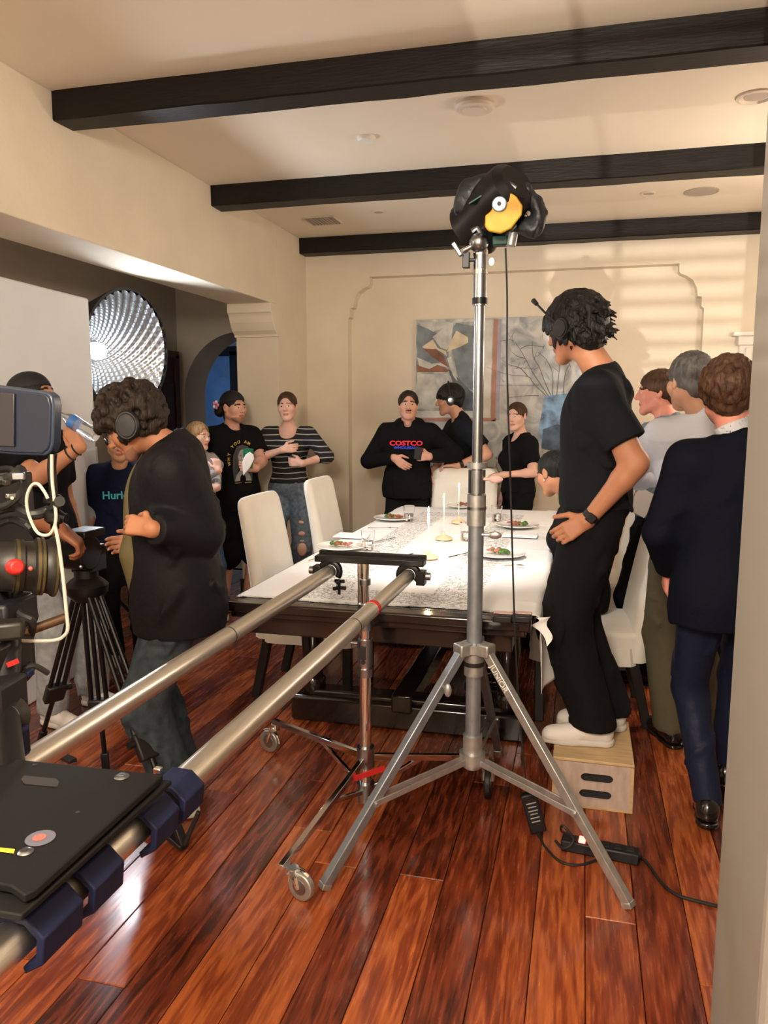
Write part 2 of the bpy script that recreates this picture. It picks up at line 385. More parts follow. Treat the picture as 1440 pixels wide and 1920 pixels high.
# left wall: beam over the wide opening, pillar with a scooped corbel
w = MB().box(((XL+XO)/2, 2.75, (2.332+HC)/2), (XL-XO, 6.2, HC-2.332)).box(((XL+XO)/2, (5.85+YA)/2, HC/2), (XL-XO, YA-5.85, HC)).box(((XL+XO)/2, -.75, HC/2), (XL-XO, .9, HC))
struct('wall_left', w, 'plaster', bevel=.008)
prof = [(0, 2.332), (-.145, 2.332), (-.145, 2.262), (-.132, 2.255), (-.118, 2.235), (-.100, 2.19), (-.062, 2.13), (-.028, 2.105), (-.022, 2.098), (-.022, 2.083), (.02, 2.083)]
R = Matrix(((0, 0, 1), (1, 0, 0), (0, 1, 0)))
struct('trim_1', MB().prism([(5.85+a, b) for a, b in prof], XL-XO+.012, (XO-.006, 0, 0), R), 'plaster', bevel=.004)
struct('baseboard_left', MB().box(((XL+XO)/2, 6.18, .05), (XL-XO+.03, .68, .10)), 'base_black', bevel=.004)
# far wall with a shallow shaped niche
nl = [(-1.995, 0), (-1.995, 2.285), (-1.975, 2.30), (-1.975, 2.372), (-1.945, 2.378), (-1.935, 2.44), (-1.905, 2.50), (-1.855, 2.535), (-1.815, 2.55), (-1.80, 2.57), (-1.80, 2.628)]
nr = [(-1.12-a, b) for a, b in nl][::-1]
poly = [(XL-.1, 0), (XL-.1, HC), (XR+.1, HC), (XR+.1, 0)] + nr[::-1] + nl[::-1]
RX = Matrix(((1, 0, 0), (0, 0, -1), (0, 1, 0)))
w = MB().prism(poly, .11, (0, YF+.11, 0), RX).box((-.15, YF+.16, HC/2), (4.7, .1, HC))
struct('wall_far', w, 'plaster')
struct('baseboard_far', MB().box((-2.18, YF-.012, .05), (.37, .03, .1)).box((1.5, YF-.012, .05), (1.2, .03, .1)).box((-.56, YF+.10, .05), (2.86, .03, .1)), 'base_black', bevel=.003)
struct('wall_right', MB().box((XR+.1, 2.8, HC/2), (.2, 8, HC)), 'plaster')
# near jamb: the end of the wall the picture is taken past
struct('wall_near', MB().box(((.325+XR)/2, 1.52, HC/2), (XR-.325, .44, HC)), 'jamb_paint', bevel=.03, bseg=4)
# adjacent room behind the opening: side wall, arched wall, lobby with a blue window
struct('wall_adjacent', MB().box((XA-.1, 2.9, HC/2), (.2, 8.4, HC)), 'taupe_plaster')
ac, ar, az = -3.13, .60, 1.63
arch = [(ac-ar, 0)] + [(ac-ar*math.cos(t), az+ar*math.sin(t)) for t in np.linspace(0, PI, 33)] + [(ac+ar, 0)]
poly = [(XA, 0), (XA, HC), (-2.0, HC), (-2.0, 0)] + arch[::-1]
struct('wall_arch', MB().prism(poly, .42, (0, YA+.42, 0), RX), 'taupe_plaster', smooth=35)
struct('wall_lobby', MB().box((-3.6, 8.75, HC/2), (3.6, .1, HC)).box((-2.1, 8.0, HC/2), (.1, 1.5, HC)).box((-5.0, 8.0, HC/2), (.1, 1.5, HC)).box((-3.6, 8.0, HC+.05), (3.4, 1.6, .1)).box((-3.6, 7.7, -.05), (3.4, 2.2, .1)), 'plaster')
wn = thing('window_1', None, None, P(412, 700, y=8.6), kind='structure')
a = P(392, 668, y=8.62); c = P(447, 850, y=8.62)
MB().box(((a.x-.35+c.x)/2, 8.66, (a.z+c.z)/2), (c.x-a.x+.35, .02, a.z-c.z)).build('pane', 'window_blue', wn)
fr = MB(); w_ = .11
fr.box(((a.x-.35+c.x)/2, 8.63, a.z+w_/2), (c.x-a.x+.35+w_, .09, w_)).box((c.x, 8.63, (a.z+c.z)/2), (w_*1.3, .09, a.z-c.z+w_)).box((a.x-.38, 8.63, (a.z+c.z)/2), (w_, .09, a.z-c.z+w_)).box(((a.x-.35+c.x)/2, 8.63, c.z), (c.x-a.x+.4, .09, w_))
fr.build('window_frame', 'black_matte', wn, bevel=.006)
d1 = P(286, 690, x=XA); d2 = P(321, 672, x=XA)
dr = thing('door_1', None, None, (XA, (d1.y+d2.y)/2, 0), kind='structure')
MB().box((XA+.02, (d1.y+d2.y)/2, d2.z/2), (.05, abs(d2.y-d1.y), d2.z)).build('leaf', 'door_wood', dr, bevel=.005)
fm = MB()
for yy in (d1.y, d2.y): fm.box((XA+.03, yy, d2.z/2), (.07, .07, d2.z+.06))
fm.box((XA+.03, (d1.y+d2.y)/2, d2.z+.03), (.07, abs(d2.y-d1.y)+.07, .07)); fm.build('door_casing', 'door_wood', dr, bevel=.004)
for zz in (.65, 1.45): MB().box((XA+.05, (d1.y+d2.y)/2, zz), (.02, abs(d2.y-d1.y)*.6, .6)).build('panel', 'door_wood', dr, bevel=.01)
MB().sph((XA+.09, d1.y+.12, 1.0), .028).build('door_handle', 'satin', dr)
# far right: white carved casing at the end of the far wall
cs = thing('trim_2', None, None, (1.35, YF, 0), kind='structure')
m_ = MB().box((1.20, YF-.02, 1.0), (.13, .05, 2.0)).box((1.20, YF-.035, 1.0), (.05, .05, 1.96)); m_.build('casing', 'white_trim', cs, bevel=.008)
m_ = MB().box((1.45, YF-.03, 2.03), (.66, .08, .07)).box((1.45, YF-.045, 2.08), (.74, .12, .035)); m_.build('cornice', 'white_trim', cs, bevel=.008)
# rear wall behind the camera with a high window
wx0, wx1, wz0, wz1 = -.60, 1.00, 1.575, 2.62
w = MB().box(((XA+wx0)/2, YB-.06, HC/2), (wx0-XA, .12, HC)).box(((wx1+XR)/2, YB-.06, HC/2), (XR-wx1, .12, HC)).box(((wx0+wx1)/2, YB-.06, wz0/2), (wx1-wx0, .12, wz0)).box(((wx0+wx1)/2, YB-.06, (wz1+HC)/2), (wx1-wx0, .12, HC-wz1))
struct('wall_rear', w, 'plaster')
wn = thing('window_2', None, None, ((wx0+wx1)/2, YB, wz0), kind='structure')
for xx in (-.44, .12, .68): MB().box((xx, YB-.03, (wz0+wz1)/2), (.018, .02, wz1-wz0)).build('muntin', 'white_trim', wn)
MB().box(((wx0+wx1)/2, YB-.03, 2.098), (wx1-wx0, .02, .014)).build('transom', 'white_trim', wn)
z = wz0+.02
while z < 1.945:
    MB().box(((wx0+wx1)/2, YB+.02, z), (wx1-wx0, .035, .016)).build('slat', 'white_trim', wn); z += .046
# beams
for i, (y0, nm) in enumerate(((1.652, 'nearest the doorway, overhead'), (3.207, ''), (4.755, ''), (6.365, ''))):
    d = .155
    b = MB(); n = 26; xs = np.linspace(XL+.001, XR, n); v = []
    for j, xx in enumerate(xs):
        q = [rng.uniform(-.0025, .0025) for _ in range(8)]
        v += [(xx, y0+q[0], 2.816+.006+q[1]), (xx, y0+.007+q[0], 2.816+q[1]), (xx, y0+d-.007+q[2], 2.816+q[3]), (xx, y0+d+q[2], 2.822+q[3]), (xx, y0+d+q[4], HC), (xx, y0+q[5], HC)]
    f = [(j*6+k, (j+1)*6+k, (j+1)*6+(k+1) % 6, j*6+(k+1) % 6) for j in range(n-1) for k in range(6)] + [tuple(range(6))]
    b.add(v, f).build('trim_%d' % (i+3), 'beam_wood', None, kind='structure', smooth=30)
# ceiling fittings
def disc(name, px, py, r, label, cat, prof, m, grp=None, inner=None):
    c = P(px, py, z=HC); t = thing(name, label, cat, c, grp)
    MB().lathe([(r*a, -b) for a, b in prof], c, seg=32).build('housing', m, t)
    if inner: MB().lathe([(0, -.004), (r*.62, -.004), (r*.62, -.001)], c, seg=28).build(inner[0], inner[1], t)
    return t
mm('fixture', (.72, .63, .52), .5); mm('fixture_dark', (.42, .36, .30), .6)
disc('smoke_detector', 890, 195, .095, 'large round cream smoke detector between the nearest and middle beams', 'smoke detector', [(0, .035), (.55, .035), (.62, .028), (.9, .026), (1, .015), (1, 0)], 'fixture')
disc('sprinkler_cap', 687, 257, .05, 'small white round sprinkler cap left of the round smoke detector', 'sprinkler', [(0, .022), (.8, .022), (.95, .014), (1, 0)], 'white_trim')
disc('recessed_light', 710, 397, .055, 'small round ceiling light beside the air vent', 'ceiling light', [(.7, .002), (.75, .008), (1, .006), (1, 0)], 'fixture', 'round ceiling fittings', ('diffuser', 'fixture_dark'))
disc('recessed_light', 1215, 362, .05, 'small round ceiling light left of the flush grey speaker', 'ceiling light', [(.7, .002), (.75, .008), (1, .006), (1, 0)], 'fixture', 'round ceiling fittings', ('diffuser', 'fixture_dark'))
disc('recessed_light', 1418, 180, .085, 'large round ceiling light at the right edge by the near wall', 'ceiling light', [(.8, .002), (.85, .012), (1, .008), (1, 0)], 'fixture', 'round ceiling fittings', ('diffuser', 'fixture_dark'))
disc('ceiling_speaker', 1315, 359, .11, 'wide flush round speaker grille in the ceiling near the far beam', 'speaker', [(0, .004), (.9, .004), (.93, .007), (1, .005), (1, 0)], 'fixture_dark')
c = P(605, 413, z=HC); t = thing('air_vent', 'small rectangular louvred air vent in the ceiling near the left corner', 'vent', c)
MB().box(c+Vector((0, .12, -.004)), (.24, .012, .008)).box(c+Vector((0, -.12, -.004)), (.24, .012, .008)).box(c+Vector((.12, 0, -.004)), (.012, .25, .008)).box(c+Vector((-.12, 0, -.004)), (.012, .25, .008)).build('frame', 'fixture', t)
for k in range(9): MB().box(c+Vector((-.1+k*.025, 0, -.006)), (.008, .23, .008)).build('slat', 'fixture_dark', t)
# ------------------------------------------------------------------ chairs
def chair(loc, rz, label):
    t = thing('dining_chair', label, 'chair', (0, 0, 0), 'cream slipcovered dining chairs')
    W, Dp, zs, zt = .50, .50, .47, 1.06
    b = Blob().box((0, .02, .40), (W/2, Dp/2, .075), rd=.025, k=.02)
    mesh_obj('seat', b.mesh(.013, folds(3, .003, .2)), 'chair_cloth', t)
    MB().add(*skirt(W+.01, Dp+.0, .40, .315)).build('skirt', 'chair_cloth', t, smooth=40)
    # backrest: slab bowed and leaning back, rounded top corners
    ns, nt_ = 15, 34; v = []; f = []
    for side in (0, 1):
        for j in range(nt_+1):
            s = 1-(1-j/nt_)**1.6; z = .33+(zt-.33)*s
            yb = -.225-.115*s**1.3; th = .095*(1-.45*s)
            wx = W/2*(1+.02*s)
            if s > .90: wx -= .060*(1-math.sqrt(max(0, 1-((s-.90)/.10)**2)))
            if s > .96: th *= 1-.5*((s-.96)/.04)**2
            for i in range(ns+1):
                a = -1+2*i/ns; e = max(0, abs(a)-.86)/.14; bow = .012*(1-a*a)
                y = yb-bow+(th*(.5-.32*e*e))*(1 if side else -1); v.append((a*wx, y, z))
    n1 = (ns+1)*(nt_+1)
    for j in range(nt_):
        for i in range(ns):
            q = j*(ns+1)+i; f.append((q, q+1, q+ns+2, q+ns+1)); f.append((n1+q+1, n1+q, n1+q+ns+1, n1+q+ns+2))
    for j in range(nt_):
        q = j*(ns+1); f.append((q+ns+1, n1+q+ns+1, n1+q, q)); q += ns; f.append((q, n1+q, n1+q+ns+1, q+ns+1))
    q = nt_*(ns+1)
    for i in range(ns): f.append((q+i, q+i+1, n1+q+i+1, n1+q+i)); f.append((i+1, i, n1+i, n1+i+1))
    MB().add(v, f).build('backrest', 'chair_cloth', t, smooth=70)
    for sx in (-1, 1):
        MB().bar((sx*.215, .23, .36), (sx*.205, .225, 0), .045, .045, up=(0, 1, 0)).build('leg', 'base_black', t, bevel=.004)
        MB().bar((sx*.215, -.20, .36), (sx*.205, -.285, 0), .045, .045, up=(0, 1, 0)).build('leg', 'base_black', t, bevel=.004)
    t.location = loc; t.rotation_euler = (0, 0, rz); ORG[t.name] = Vector(loc); return t
def skirt(W, Dp, z1, z0):
    v = []; n = 64
    for z, e in ((z1, 0), ((z1+z0)/2, .003), (z0, .008)):
        for k in range(n):
            t = 2*PI*k/n; c, s_ = math.cos(t), math.sin(t); m = max(abs(c), abs(s_)); wv = .003*math.sin(9*t)*(z1-z)/(z1-z0)
            r = min(1/m, 1.30); v.append((c*r*(W/2+e+wv), .02+s_*r*(Dp/2+e+wv), z))
    return v, [(i*n+(k+1) % n, i*n+k, (i+1)*n+k, (i+1)*n+(k+1) % n) for i in range(2) for k in range(n)]
chA = chair((-1.36, 3.87, 0), -PI/2, 'cream dining chair at the left side of the table, nearest the camera')
for loc, rz, lb in (((-1.37, 4.88, 0), -PI/2, 'cream dining chair at the left side of the table, second from the camera'),
                    ((-.875, 5.62, 0), PI, 'cream dining chair at the far head of the table'),
                    ((.05, 3.93, 0), PI/2+.06, 'cream dining chair beside the man standing on the wooden box'),
                    ((.04, 5.0, 0), PI/2, 'cream dining chair on the far right side of the table, mostly hidden')):
    copy_tree(chA, loc, rz, lb)
# ------------------------------------------------------------------ table
TX0, TX1, TY0, TY1, TZ = -1.345, -.155, 2.705, 5.72, .772
tb = thing('dining_table', 'long dark polished wood dining table on a heavy trestle base', 'table', ((TX0+TX1)/2, (TY0+TY1)/2, 0))
tx = (TX0+TX1)/2; ty = (TY0+TY1)/2
MB().box((tx, ty, TZ-.02), (TX1-TX0, TY1-TY0, .04)).box((tx, ty, TZ-.05), (TX1-TX0-.035, TY1-TY0-.035, .03)).build('tabletop', 'table_wood', tb, bevel=.008, bseg=3)
MB().box((tx, ty, TZ-.10), (TX1-TX0-.14, TY1-TY0-.14, .08)).build('apron', 'table_wood', tb, bevel=.004)
for yy in (3.48, 4.95):
    MB().box((tx-.03, yy, .065), (1.14, .15, .13)).box((tx-.03, yy, .14), (.98, .11, .04)).build('base', 'table_wood', tb, bevel=.015)
    MB().box((tx, yy, TZ-.155), (1.0, .12, .05)).build('cross_rail', 'table_wood', tb, bevel=.008)
    for xx in (-1.255, -.30):
        MB().lathe([(.055, .14), (.062, .16), (.062, .20), (.048, .22), (.05, .30), (.058, .42), (.05, .54), (.045, .56), (.06, .58), (.06, .62)], (xx, yy, 0), seg=20).build('leg', 'table_wood', tb)
MB().box((tx-.03, ty-.1, .15), (.10, 1.5, .09)).build('stretcher', 'table_wood', tb, bevel=.01)
# ------------------------------------------------------------------ tablecloth with its lace ring
def cloth_mat():
    m = mat('table_linen', (.80, .80, .80), .85, sheen=.2); nt = m.node_tree; N = nt.nodes.new; L = nt.links.new; b = nt.nodes['Principled BSDF']
    tc = N('ShaderNodeTexCoord'); sp = N('ShaderNodeSeparateXYZ'); L(tc.outputs['Object'], sp.inputs[0])
    def mth(op, a, c=None, d=None):
        n = N('ShaderNodeMath'); n.operation = op
        for i, x in enumerate((a, c, d)):
            if x is None: continue
            if isinstance(x, (int, float)): n.inputs[i].default_value = x
            else: L(x, n.inputs[i])
        return n.outputs[0]
    # ring-shaped lace band: signed box distance around the table centre
    dx = mth('SUBTRACT', mth('ABSOLUTE', mth('SUBTRACT', sp.outputs[0], .02)), .27); dy = mth('SUBTRACT', mth('ABSOLUTE', mth('SUBTRACT', sp.outputs[1], 0)), 1.22)
    d = mth('MAXIMUM', dx, dy); band = mth('LESS_THAN', mth('ABSOLUTE', mth('SUBTRACT', d, .0)), .095)
    v = N('ShaderNodeTexVoronoi'); v.feature = 'DISTANCE_TO_EDGE'; v.inputs['Scale'].default_value = 26; L(tc.outputs['Object'], v.inputs['Vector'])
    n = N('ShaderNodeTexNoise'); n.inputs['Scale'].default_value = 34; n.inputs['Detail'].default_value = 3; n.inputs['Distortion'].default_value = 2; L(tc.outputs['Object'], n.inputs['Vector'])
    line = mth('LESS_THAN', mth('ABSOLUTE', mth('SUBTRACT', n.outputs[0], .5)), .022); l2 = mth('LESS_THAN', v.outputs['Distance'], .04)
    k = mth('MULTIPLY', mth('MAXIMUM', line, mth('MULTIPLY', l2, .6)), band)
    mx = N('ShaderNodeMix'); mx.data_type = 'RGBA'; mx.inputs[6].default_value = (.80, .80, .80, 1); mx.inputs[7].default_value = (.16, .15, .13, 1); L(k, mx.inputs[0]); L(mx.outputs[2], b.inputs['Base Color'])
    L(mth('MULTIPLY', k, .5), b.inputs['Metallic'])
    return m
M['linen'] = cloth_mat()
def cloth():
    nu, nv = 130, 210; us = np.linspace(-.03, 1.0, nu); X0, X1 = -1.33, .17; Y0, Y1 = 2.80, 5.78
    U, V_ = np.meshgrid(np.linspace(0, 1, nu), np.linspace(0, 1, nv), indexing='ij')
    s = X0+(X1-X0)*U; y = Y0+(Y1-Y0)*V_
    edge = TX1+.004
    front = np.clip(1-(y-Y0)/.12, 0, 1)
    y = y+front*(.012*np.sin(s*9)+.05*np.clip((-.35-s)/1.0, -1, 1)*-.5 + .007*np.abs(np.sin(s*60)))
    f1 = folds(11, .012, .30, 6); f2 = folds(12, .006, .11, 6); q = np.stack([s.ravel(), y.ravel(), 0*s.ravel()], 1).astype(np.float32)
    wr = (f1(q)+f2(q)).reshape(s.shape); wr = np.clip(wr, -.004, .02)
    wr += .004*np.exp(-((y-4.1)/.012)**2)+.004*np.exp(-((y-5.0)/.012)**2)+.005*np.exp(-((s+.75)/.010)**2)
    over = np.clip(s-edge, 0, None); left = np.clip(-1.325-s, 0, None)
    r = .02; ang = np.clip(over/r, 0, PI/2); dropd = np.clip(over-r*PI/2, 0, None)
    x = np.where(over > 0, edge+r*np.sin(ang)+dropd*.10*(1+np.sin(y*13)*.8)+.012*np.sin(y*21)*np.clip(dropd/.1, 0, 1), s)
    z = TZ+.006+wr - r*(1-np.cos(ang)) - dropd
    z = np.where(over > 0, z-.0*over, z)
    b = np.clip((y-5.70)/.04, 0, 1); z = z-np.clip(y-5.725, 0, None)*.8
    v = np.stack([x, y, z], -1).reshape(-1, 3)
    f = [(i*nv+j, (i+1)*nv+j, (i+1)*nv+j+1, i*nv+j+1) for i in range(nu-1) for j in range(nv-1)]
    return v, f
tc_ = thing('tablecloth', 'crumpled white tablecloth with a silvery lace band over the dining table', 'tablecloth', (-.765, 4.15, TZ))
v, f = cloth(); o = MB().add([tuple(p) for p in v], f).build('cloth', 'linen', tc_, smooth=80)
m_ = o.modifiers.new('s', 'SOLIDIFY'); m_.thickness = .0015; m_.offset = 1
hem = MB(); n = 150
for k in range(n):   # scalloped lace hem along the front edge
    s = -1.32+(TX1+1.30)*k/n; fr_ = 1.0; yy = 2.80+(.012*math.sin(s*9)+.05*max(-1, min(1, (-.35-s)/1.0))*-.5)
    hem.tube([(s, yy+.012, TZ+.009), (s+.004, yy-.010-.005*math.sin(k*1.3), TZ+.007), (s+.009, yy+.012, TZ+.009)], .0018, 5)
hem.build('lace_hem', 'napkin', tc_, kind='stuff')
hg = MB(); vv = []   # corner of the cloth hanging past the table's front right corner
for i in range(9):
    for j in range(12):
        a = i/8; b = j/11; vv.append((TX1+.012+.05*a+.012*math.sin(b*7+a*3), 2.79+.03*a-.05*b*a, TZ-.004-.10*b*(.45+.55*a)+.0*a))
hg.add(vv, [(i*12+j, (i+1)*12+j, (i+1)*12+j+1, i*12+j+1) for i in range(8) for j in range(11)]).build('hanging_corner', 'napkin', tc_, smooth=80)
# ------------------------------------------------------------------ table setting
ZT = TZ+.012
def plate(px, py, label, seed, cols):
    c = P(px, py, z=ZT); r = .135
    t = thing('plate', label, 'plate', c, 'white dinner plates')
    MB().lathe([(0, 0), (r*.55, 0), (r*.62, .003), (r*.98, .014), (r, .017), (r*.99, .019), (r*.64, .008), (r*.55, .006), (0, .006)], c, seg=40).build('dish', 'porcelain', t)
    R_ = np.random.default_rng(seed)
    fd = thing('food', label.replace('white plate', 'serving') and ('small serving of meat and greens on the ' + FOODL[seed]), 'food', c+Vector((0, 0, .012)))
    for k, cl in enumerate(cols):
        b = Blob()
        for _ in range(5 if cl != 'food_green' else 8):
            q = np.array(c)+[R_.uniform(-.03, .03)+(-.028+.056*k/(len(cols)-1)), R_.uniform(-.022, .022), R_.uniform(.018, .032)]
            b.ell(q, (R_.uniform(.011, .019), R_.uniform(.010, .016), R_.uniform(.006, .012)), k=.004)
        mesh_obj(['meat', 'greens', 'vegetable'][['food_pink', 'food_green', 'food_brown'].index(cl)], b.mesh(.004, folds(seed+k, .002, .02)), cl, fd)
FOODL = {1: 'near left plate', 2: 'far left plate', 3: 'far right plate', 4: 'near right plate', 5: 'plate by the far chair'}
plate(640, 1028, 'white plate of pink meat at the near left of the table', 1, ['food_green', 'food_brown', 'food_pink'])
plate(738, 974, 'white plate at the far left, by the second cream chair', 2, ['food_green', 'food_brown', 'food_brown'])
plate(970, 988, 'white plate with greens on the far right of the table', 3, ['food_pink', 'food_brown', 'food_green'])
plate(935, 1042, 'white plate of meat and greens just right of the lamp stand pole', 4, ['food_pink', 'food_green', 'food_green'])
plate(870, 951, 'white plate at the far head of the table', 5, ['food_brown', 'food_pink', 'food_brown'])
def glass(px, py, label, h=.10, r=.038):
    c = P(px, py, z=ZT); t = thing('drinking_glass', label, 'glass', c, 'clear water tumblers')
    p = [(0, 0), (r*.72, 0), (r*.75, .004)]+[(r*(.76+.24*s_)*(1+.012*(i % 2)), .006+(h-.006)*s_) for i, s_ in enumerate(np.linspace(0, 1, 9))]+[(r*.95, h-.001), (r*.72, .012), (0, .010)]
    MB().lathe(p, c, seg=20).build('tumbler', 'glass', t)
    MB().lathe([(0, .012), (r*.71, .012), (r*.80, h*.45), (0, h*.45)], c, seg=20).build('water', 'glass', t)
glass(690, 1030, 'clear ribbed tumbler beside the near left plate')
glass(767, 976, 'clear ribbed tumbler beside the far left plate')
glass(931, 976, 'clear ribbed tumbler just right of the lamp stand, far end of the table')
glass(874, 1012, 'clear tumbler just left of the lamp stand, middle of the table')
def candle(px, py, htop, label):
    c = P(px, py, z=ZT); t = thing('candle_holder', label, 'candle', c, 'thin table candles')
    MB().lathe([(.048, 0), (.050, .004), (.048, .010), (.030, .018), (.010, .028), (.004, .045)], c, seg=28).build('base', 'candle_base', t)
    h = P(px, htop, y=c.y).z-c.z
    MB().tube([c+Vector((0, 0, .05)), c+Vector((0, 0, h-.085))], .0028, 8).build('stem', 'candle_stem', t)
    MB().lathe([(.0035, h-.09), (.0065, h-.05), (.007, h-.02), (.002, h-.016)], c, seg=10).build('wax', 'porcelain', t)
    MB().lathe([(0, h-.016), (.005, h-.008), (.0045, h), (0, h+.016)], c, seg=8).build('flame', 'flame', t)
    lamp('candle_light', 'POINT', c+Vector((0, 0, h+.02)), .35, (1, .62, .28), shadow_soft_size=.01)
candle(803, 1046, 955, 'nearest of three thin lit candles on cone bases')
candle(832, 1011, 930, 'middle one of three thin lit candles on cone bases')
candle(860, 980, 910, 'farthest of three thin lit candles on cone bases')
def cutlery(kind, px, py, ang, label):
    c = P(px, py, z=ZT+.003); R_ = rotz(ang); t = thing(kind, label, kind, c, 'silver cutlery'); L_ = .19
    f = lambda x, y, z=0: c+R_ @ Vector((x, y, z))
    if kind == 'fork':
        MB().tube([f(-L_/2, 0), f(-.02, 0), f(.03, 0, .004), f(.05, 0, .003)], [.004, .0022, .002, .005], 8).build('handle', 'silver', t)
        for k in (-1.5, -.5, .5, 1.5): MB().tube([f(.05, k*.004, .003), f(L_/2, k*.0055, .004)], [.0016, .0009], 5).build('tine', 'silver', t)
    elif kind == 'knife':
        MB().tube([f(-L_/2, 0), f(0, 0)], [.005, .004], 8).build('handle', 'silver', t); MB().bar(f(0, 0), f(L_/2, 0), .013, .0015).build('blade', 'silver', t)
    else:
        MB().tube([f(-L_/2, 0), f(.05, 0)], [.004, .002], 8).build('handle', 'silver', t); MB().sph(f(.07, 0, .001), .02, 10, sc=(1, .65, .15)).build('bowl', 'silver', t)
cutlery('fork', 600, 1045, 1.3, 'silver fork left of the near left plate')
cutlery('fork', 718, 990, .15, 'silver fork in front of the far left plate')
cutlery('knife', 755, 1043, 1.2, 'silver knife left of the nearest candle'); cutlery('knife', 722, 1012, 1.15, 'silver knife right of the near left glass')
cutlery('fork', 925, 1062, .2, 'silver fork in front of the near right plate'); cutlery('spoon', 948, 1058, -.1, 'silver spoon in front of the near right plate')
cutlery('knife', 862, 1040, 1.1, 'silver knife just left of the lamp stand pole'); cutlery('spoon', 898, 1000, 1.2, 'dark handled spoon right of the lamp stand, mid table')
for px, py, lb in ((975, 1004, 'folded white napkin below the far right plate'), (660, 1005, 'folded white napkin above the near left plate')):
    c = P(px, py, z=ZT+.004); MB().box(c, (.20, .12, .008)).box(c+Vector((.005, .004, .007)), (.195, .11, .006)).build('napkin', 'napkin', None, bevel=.003, label=lb, category='napkin') if False else tag(MB().box(c, (.20, .12, .008)).box(c+Vector((.005, .004, .007)), (.195, .11, .006)).build('napkin', 'napkin', None, bevel=.003), lb, 'napkin', 'folded napkins')
for k, (px, py) in enumerate(((943, 1157), (978, 1157))):   # two flat black battery boxes at the near right corner
    c = P(px, py, z=TZ+.012+.012); t = thing('battery_pack', ('left' if k == 0 else 'right')+' one of two flat black boxes at the table corner', 'battery', c, 'flat black battery boxes')
    MB().box(c, (.066, .075, .024)).build('case', 'black_plastic', t, bevel=.004); MB().box(c+Vector((0, .012, .0135)), (.066, .03, .002)).build('label_strip', 'pink_tape', t)
# ------------------------------------------------------------------ rolling stand with crossbar carrying the two pipes
yb = 2.60; pR = P(762, 1083, y=yb-.05); zR = pR.z; pL = P(613, 1078, y=yb-.05); pL.z = zR-.0
nR = P(330, 1480, z=zR); nL = P(62, 1425, z=zR)
dR = (nR-pR).normalized(); dL = (nL-pL).normalized()
def pipe(p, d, L_, label, marks, red=None):
    t = thing('steel_pipe', label, 'pipe', p, 'brushed steel slider pipes')
    MB().tube([p-d*.03, p+d*L_], .0235, 32).build('tube', 'steel_pipe', t)
    for a in marks: MB().tube([p+d*a, p+d*(a+.004)], .0240, 32).build('black_band', 'tape_black', t)
    if red: MB().tube([p+d*red, p+d*(red+.025)], .0242, 32).build('red_tape', 'tape_red', t)
    MB().tube([p+d*L_, p+d*(L_+.003)], .0225, 24).build('end_cap', 'tape_black', t)
pipe(pR, dR, 2.35, 'right brushed steel slider pipe with red tape band', (.62,), .42)
pipe(pL, dL, 2.35, 'left brushed steel slider pipe with one black band', (.78,))
ct = Vector(((pL.x+pR.x)/2, yb+.0, zR)); cx = P(685, 1250, y=yb).x
st = thing('roller_stand', 'low chrome rolling stand on three casters holding the pipe crossbar', 'stand', (cx, yb, 0))
zt = zR+.045
m_ = MB().box((ct.x, yb, zt), (.40, .055, .022)).box((ct.x, yb+.03, zt+.012), (.40, .008, .02)); m_.build('crossbar', 'black_metal', st, bevel=.003)
for p, s_ in ((pL, -1), (pR, 1)):
    cl = MB(); q = Vector((p.x, yb-.012, zR))
    for a0 in np.linspace(.15*PI, .85*PI, 9)[:-1]:
        a1 = a0+.7*PI/8; cl.bar(q+Vector((math.cos(a0)*.036, 0, math.sin(a0)*.036)), q+Vector((math.cos(a1)*.036, 0, math.sin(a1)*.036)), .05, .016, up=(0, 1, 0)) if False else None
    cl.tube([q+Vector((math.cos(a)*.035, 0, math.sin(a)*.035)) for a in np.linspace(-.2*PI, 1.2*PI, 15)], .0125, 8)
    cl.box(q+Vector((s_*.045, 0, -.005)), (.03, .045, .05)); o = cl.build('pipe_clamp', 'black_metal', st, bevel=.002)
    MB().cyl(q+Vector((s_*.062, 0, .0)), q+Vector((s_*.078, 0, 0)), .014).build('clamp_bolt', 'satin', o)
kp = Vector((pL.x+.045, yb-.05, zR-.02)); kb = MB().cyl(kp, kp+Vector((0, 0, -.055)), .006, 10)
for a in range(3): kb.bar(kp+Vector((0, 0, -.03)), kp+Vector((math.cos(a*2.1)*.026, math.sin(a*2.1)*.026, -.03)), .012, .012)
for a in range(3): kb.bar(kp+Vector((0, 0, -.008)), kp+Vector((math.cos(a*2.1+.5)*.02, math.sin(a*2.1+.5)*.02, -.008)), .012, .012)
kb.build('wing_knob', 'black_metal', st, bevel=.002)
O = Vector((cx, yb, 0))
MB().tube([O+Vector((0, 0, .70)), O+Vector((0, 0, zt-.01))], .0155, 24).build('riser', 'chrome', st)
MB().tube([O+Vector((-.021, 0, .80)), O+Vector((-.021, 0, zt-.01))], .007, 12).build('side_rod', 'chrome', st)
for z_, r_, h_ in ((.80, .025, .03), (.735, .027, .05), (.90, .021, .02)): MB().tube([O+Vector((0, 0, z_)), O+Vector((0, 0, z_+h_))], r_, 24).build('collar', 'satin', st)
MB().tube([O+Vector((0, 0, .10)), O+Vector((0, 0, .74))], .0215, 28).build('column', 'chrome', st)
for z_, h_ in ((.60, .10), (.56, .03)): MB().tube([O+Vector((0, 0, z_)), O+Vector((0, 0, z_+h_))], .0275, 28).build('collar', 'satin', st)
MB().tube([O+Vector((0, -.028, .62)), O+Vector((0, -.030, .62))], .009, 12).box(O+Vector((0, -.029, .655)), (.02, .004, .05)).build('label', 'tape_black', st)
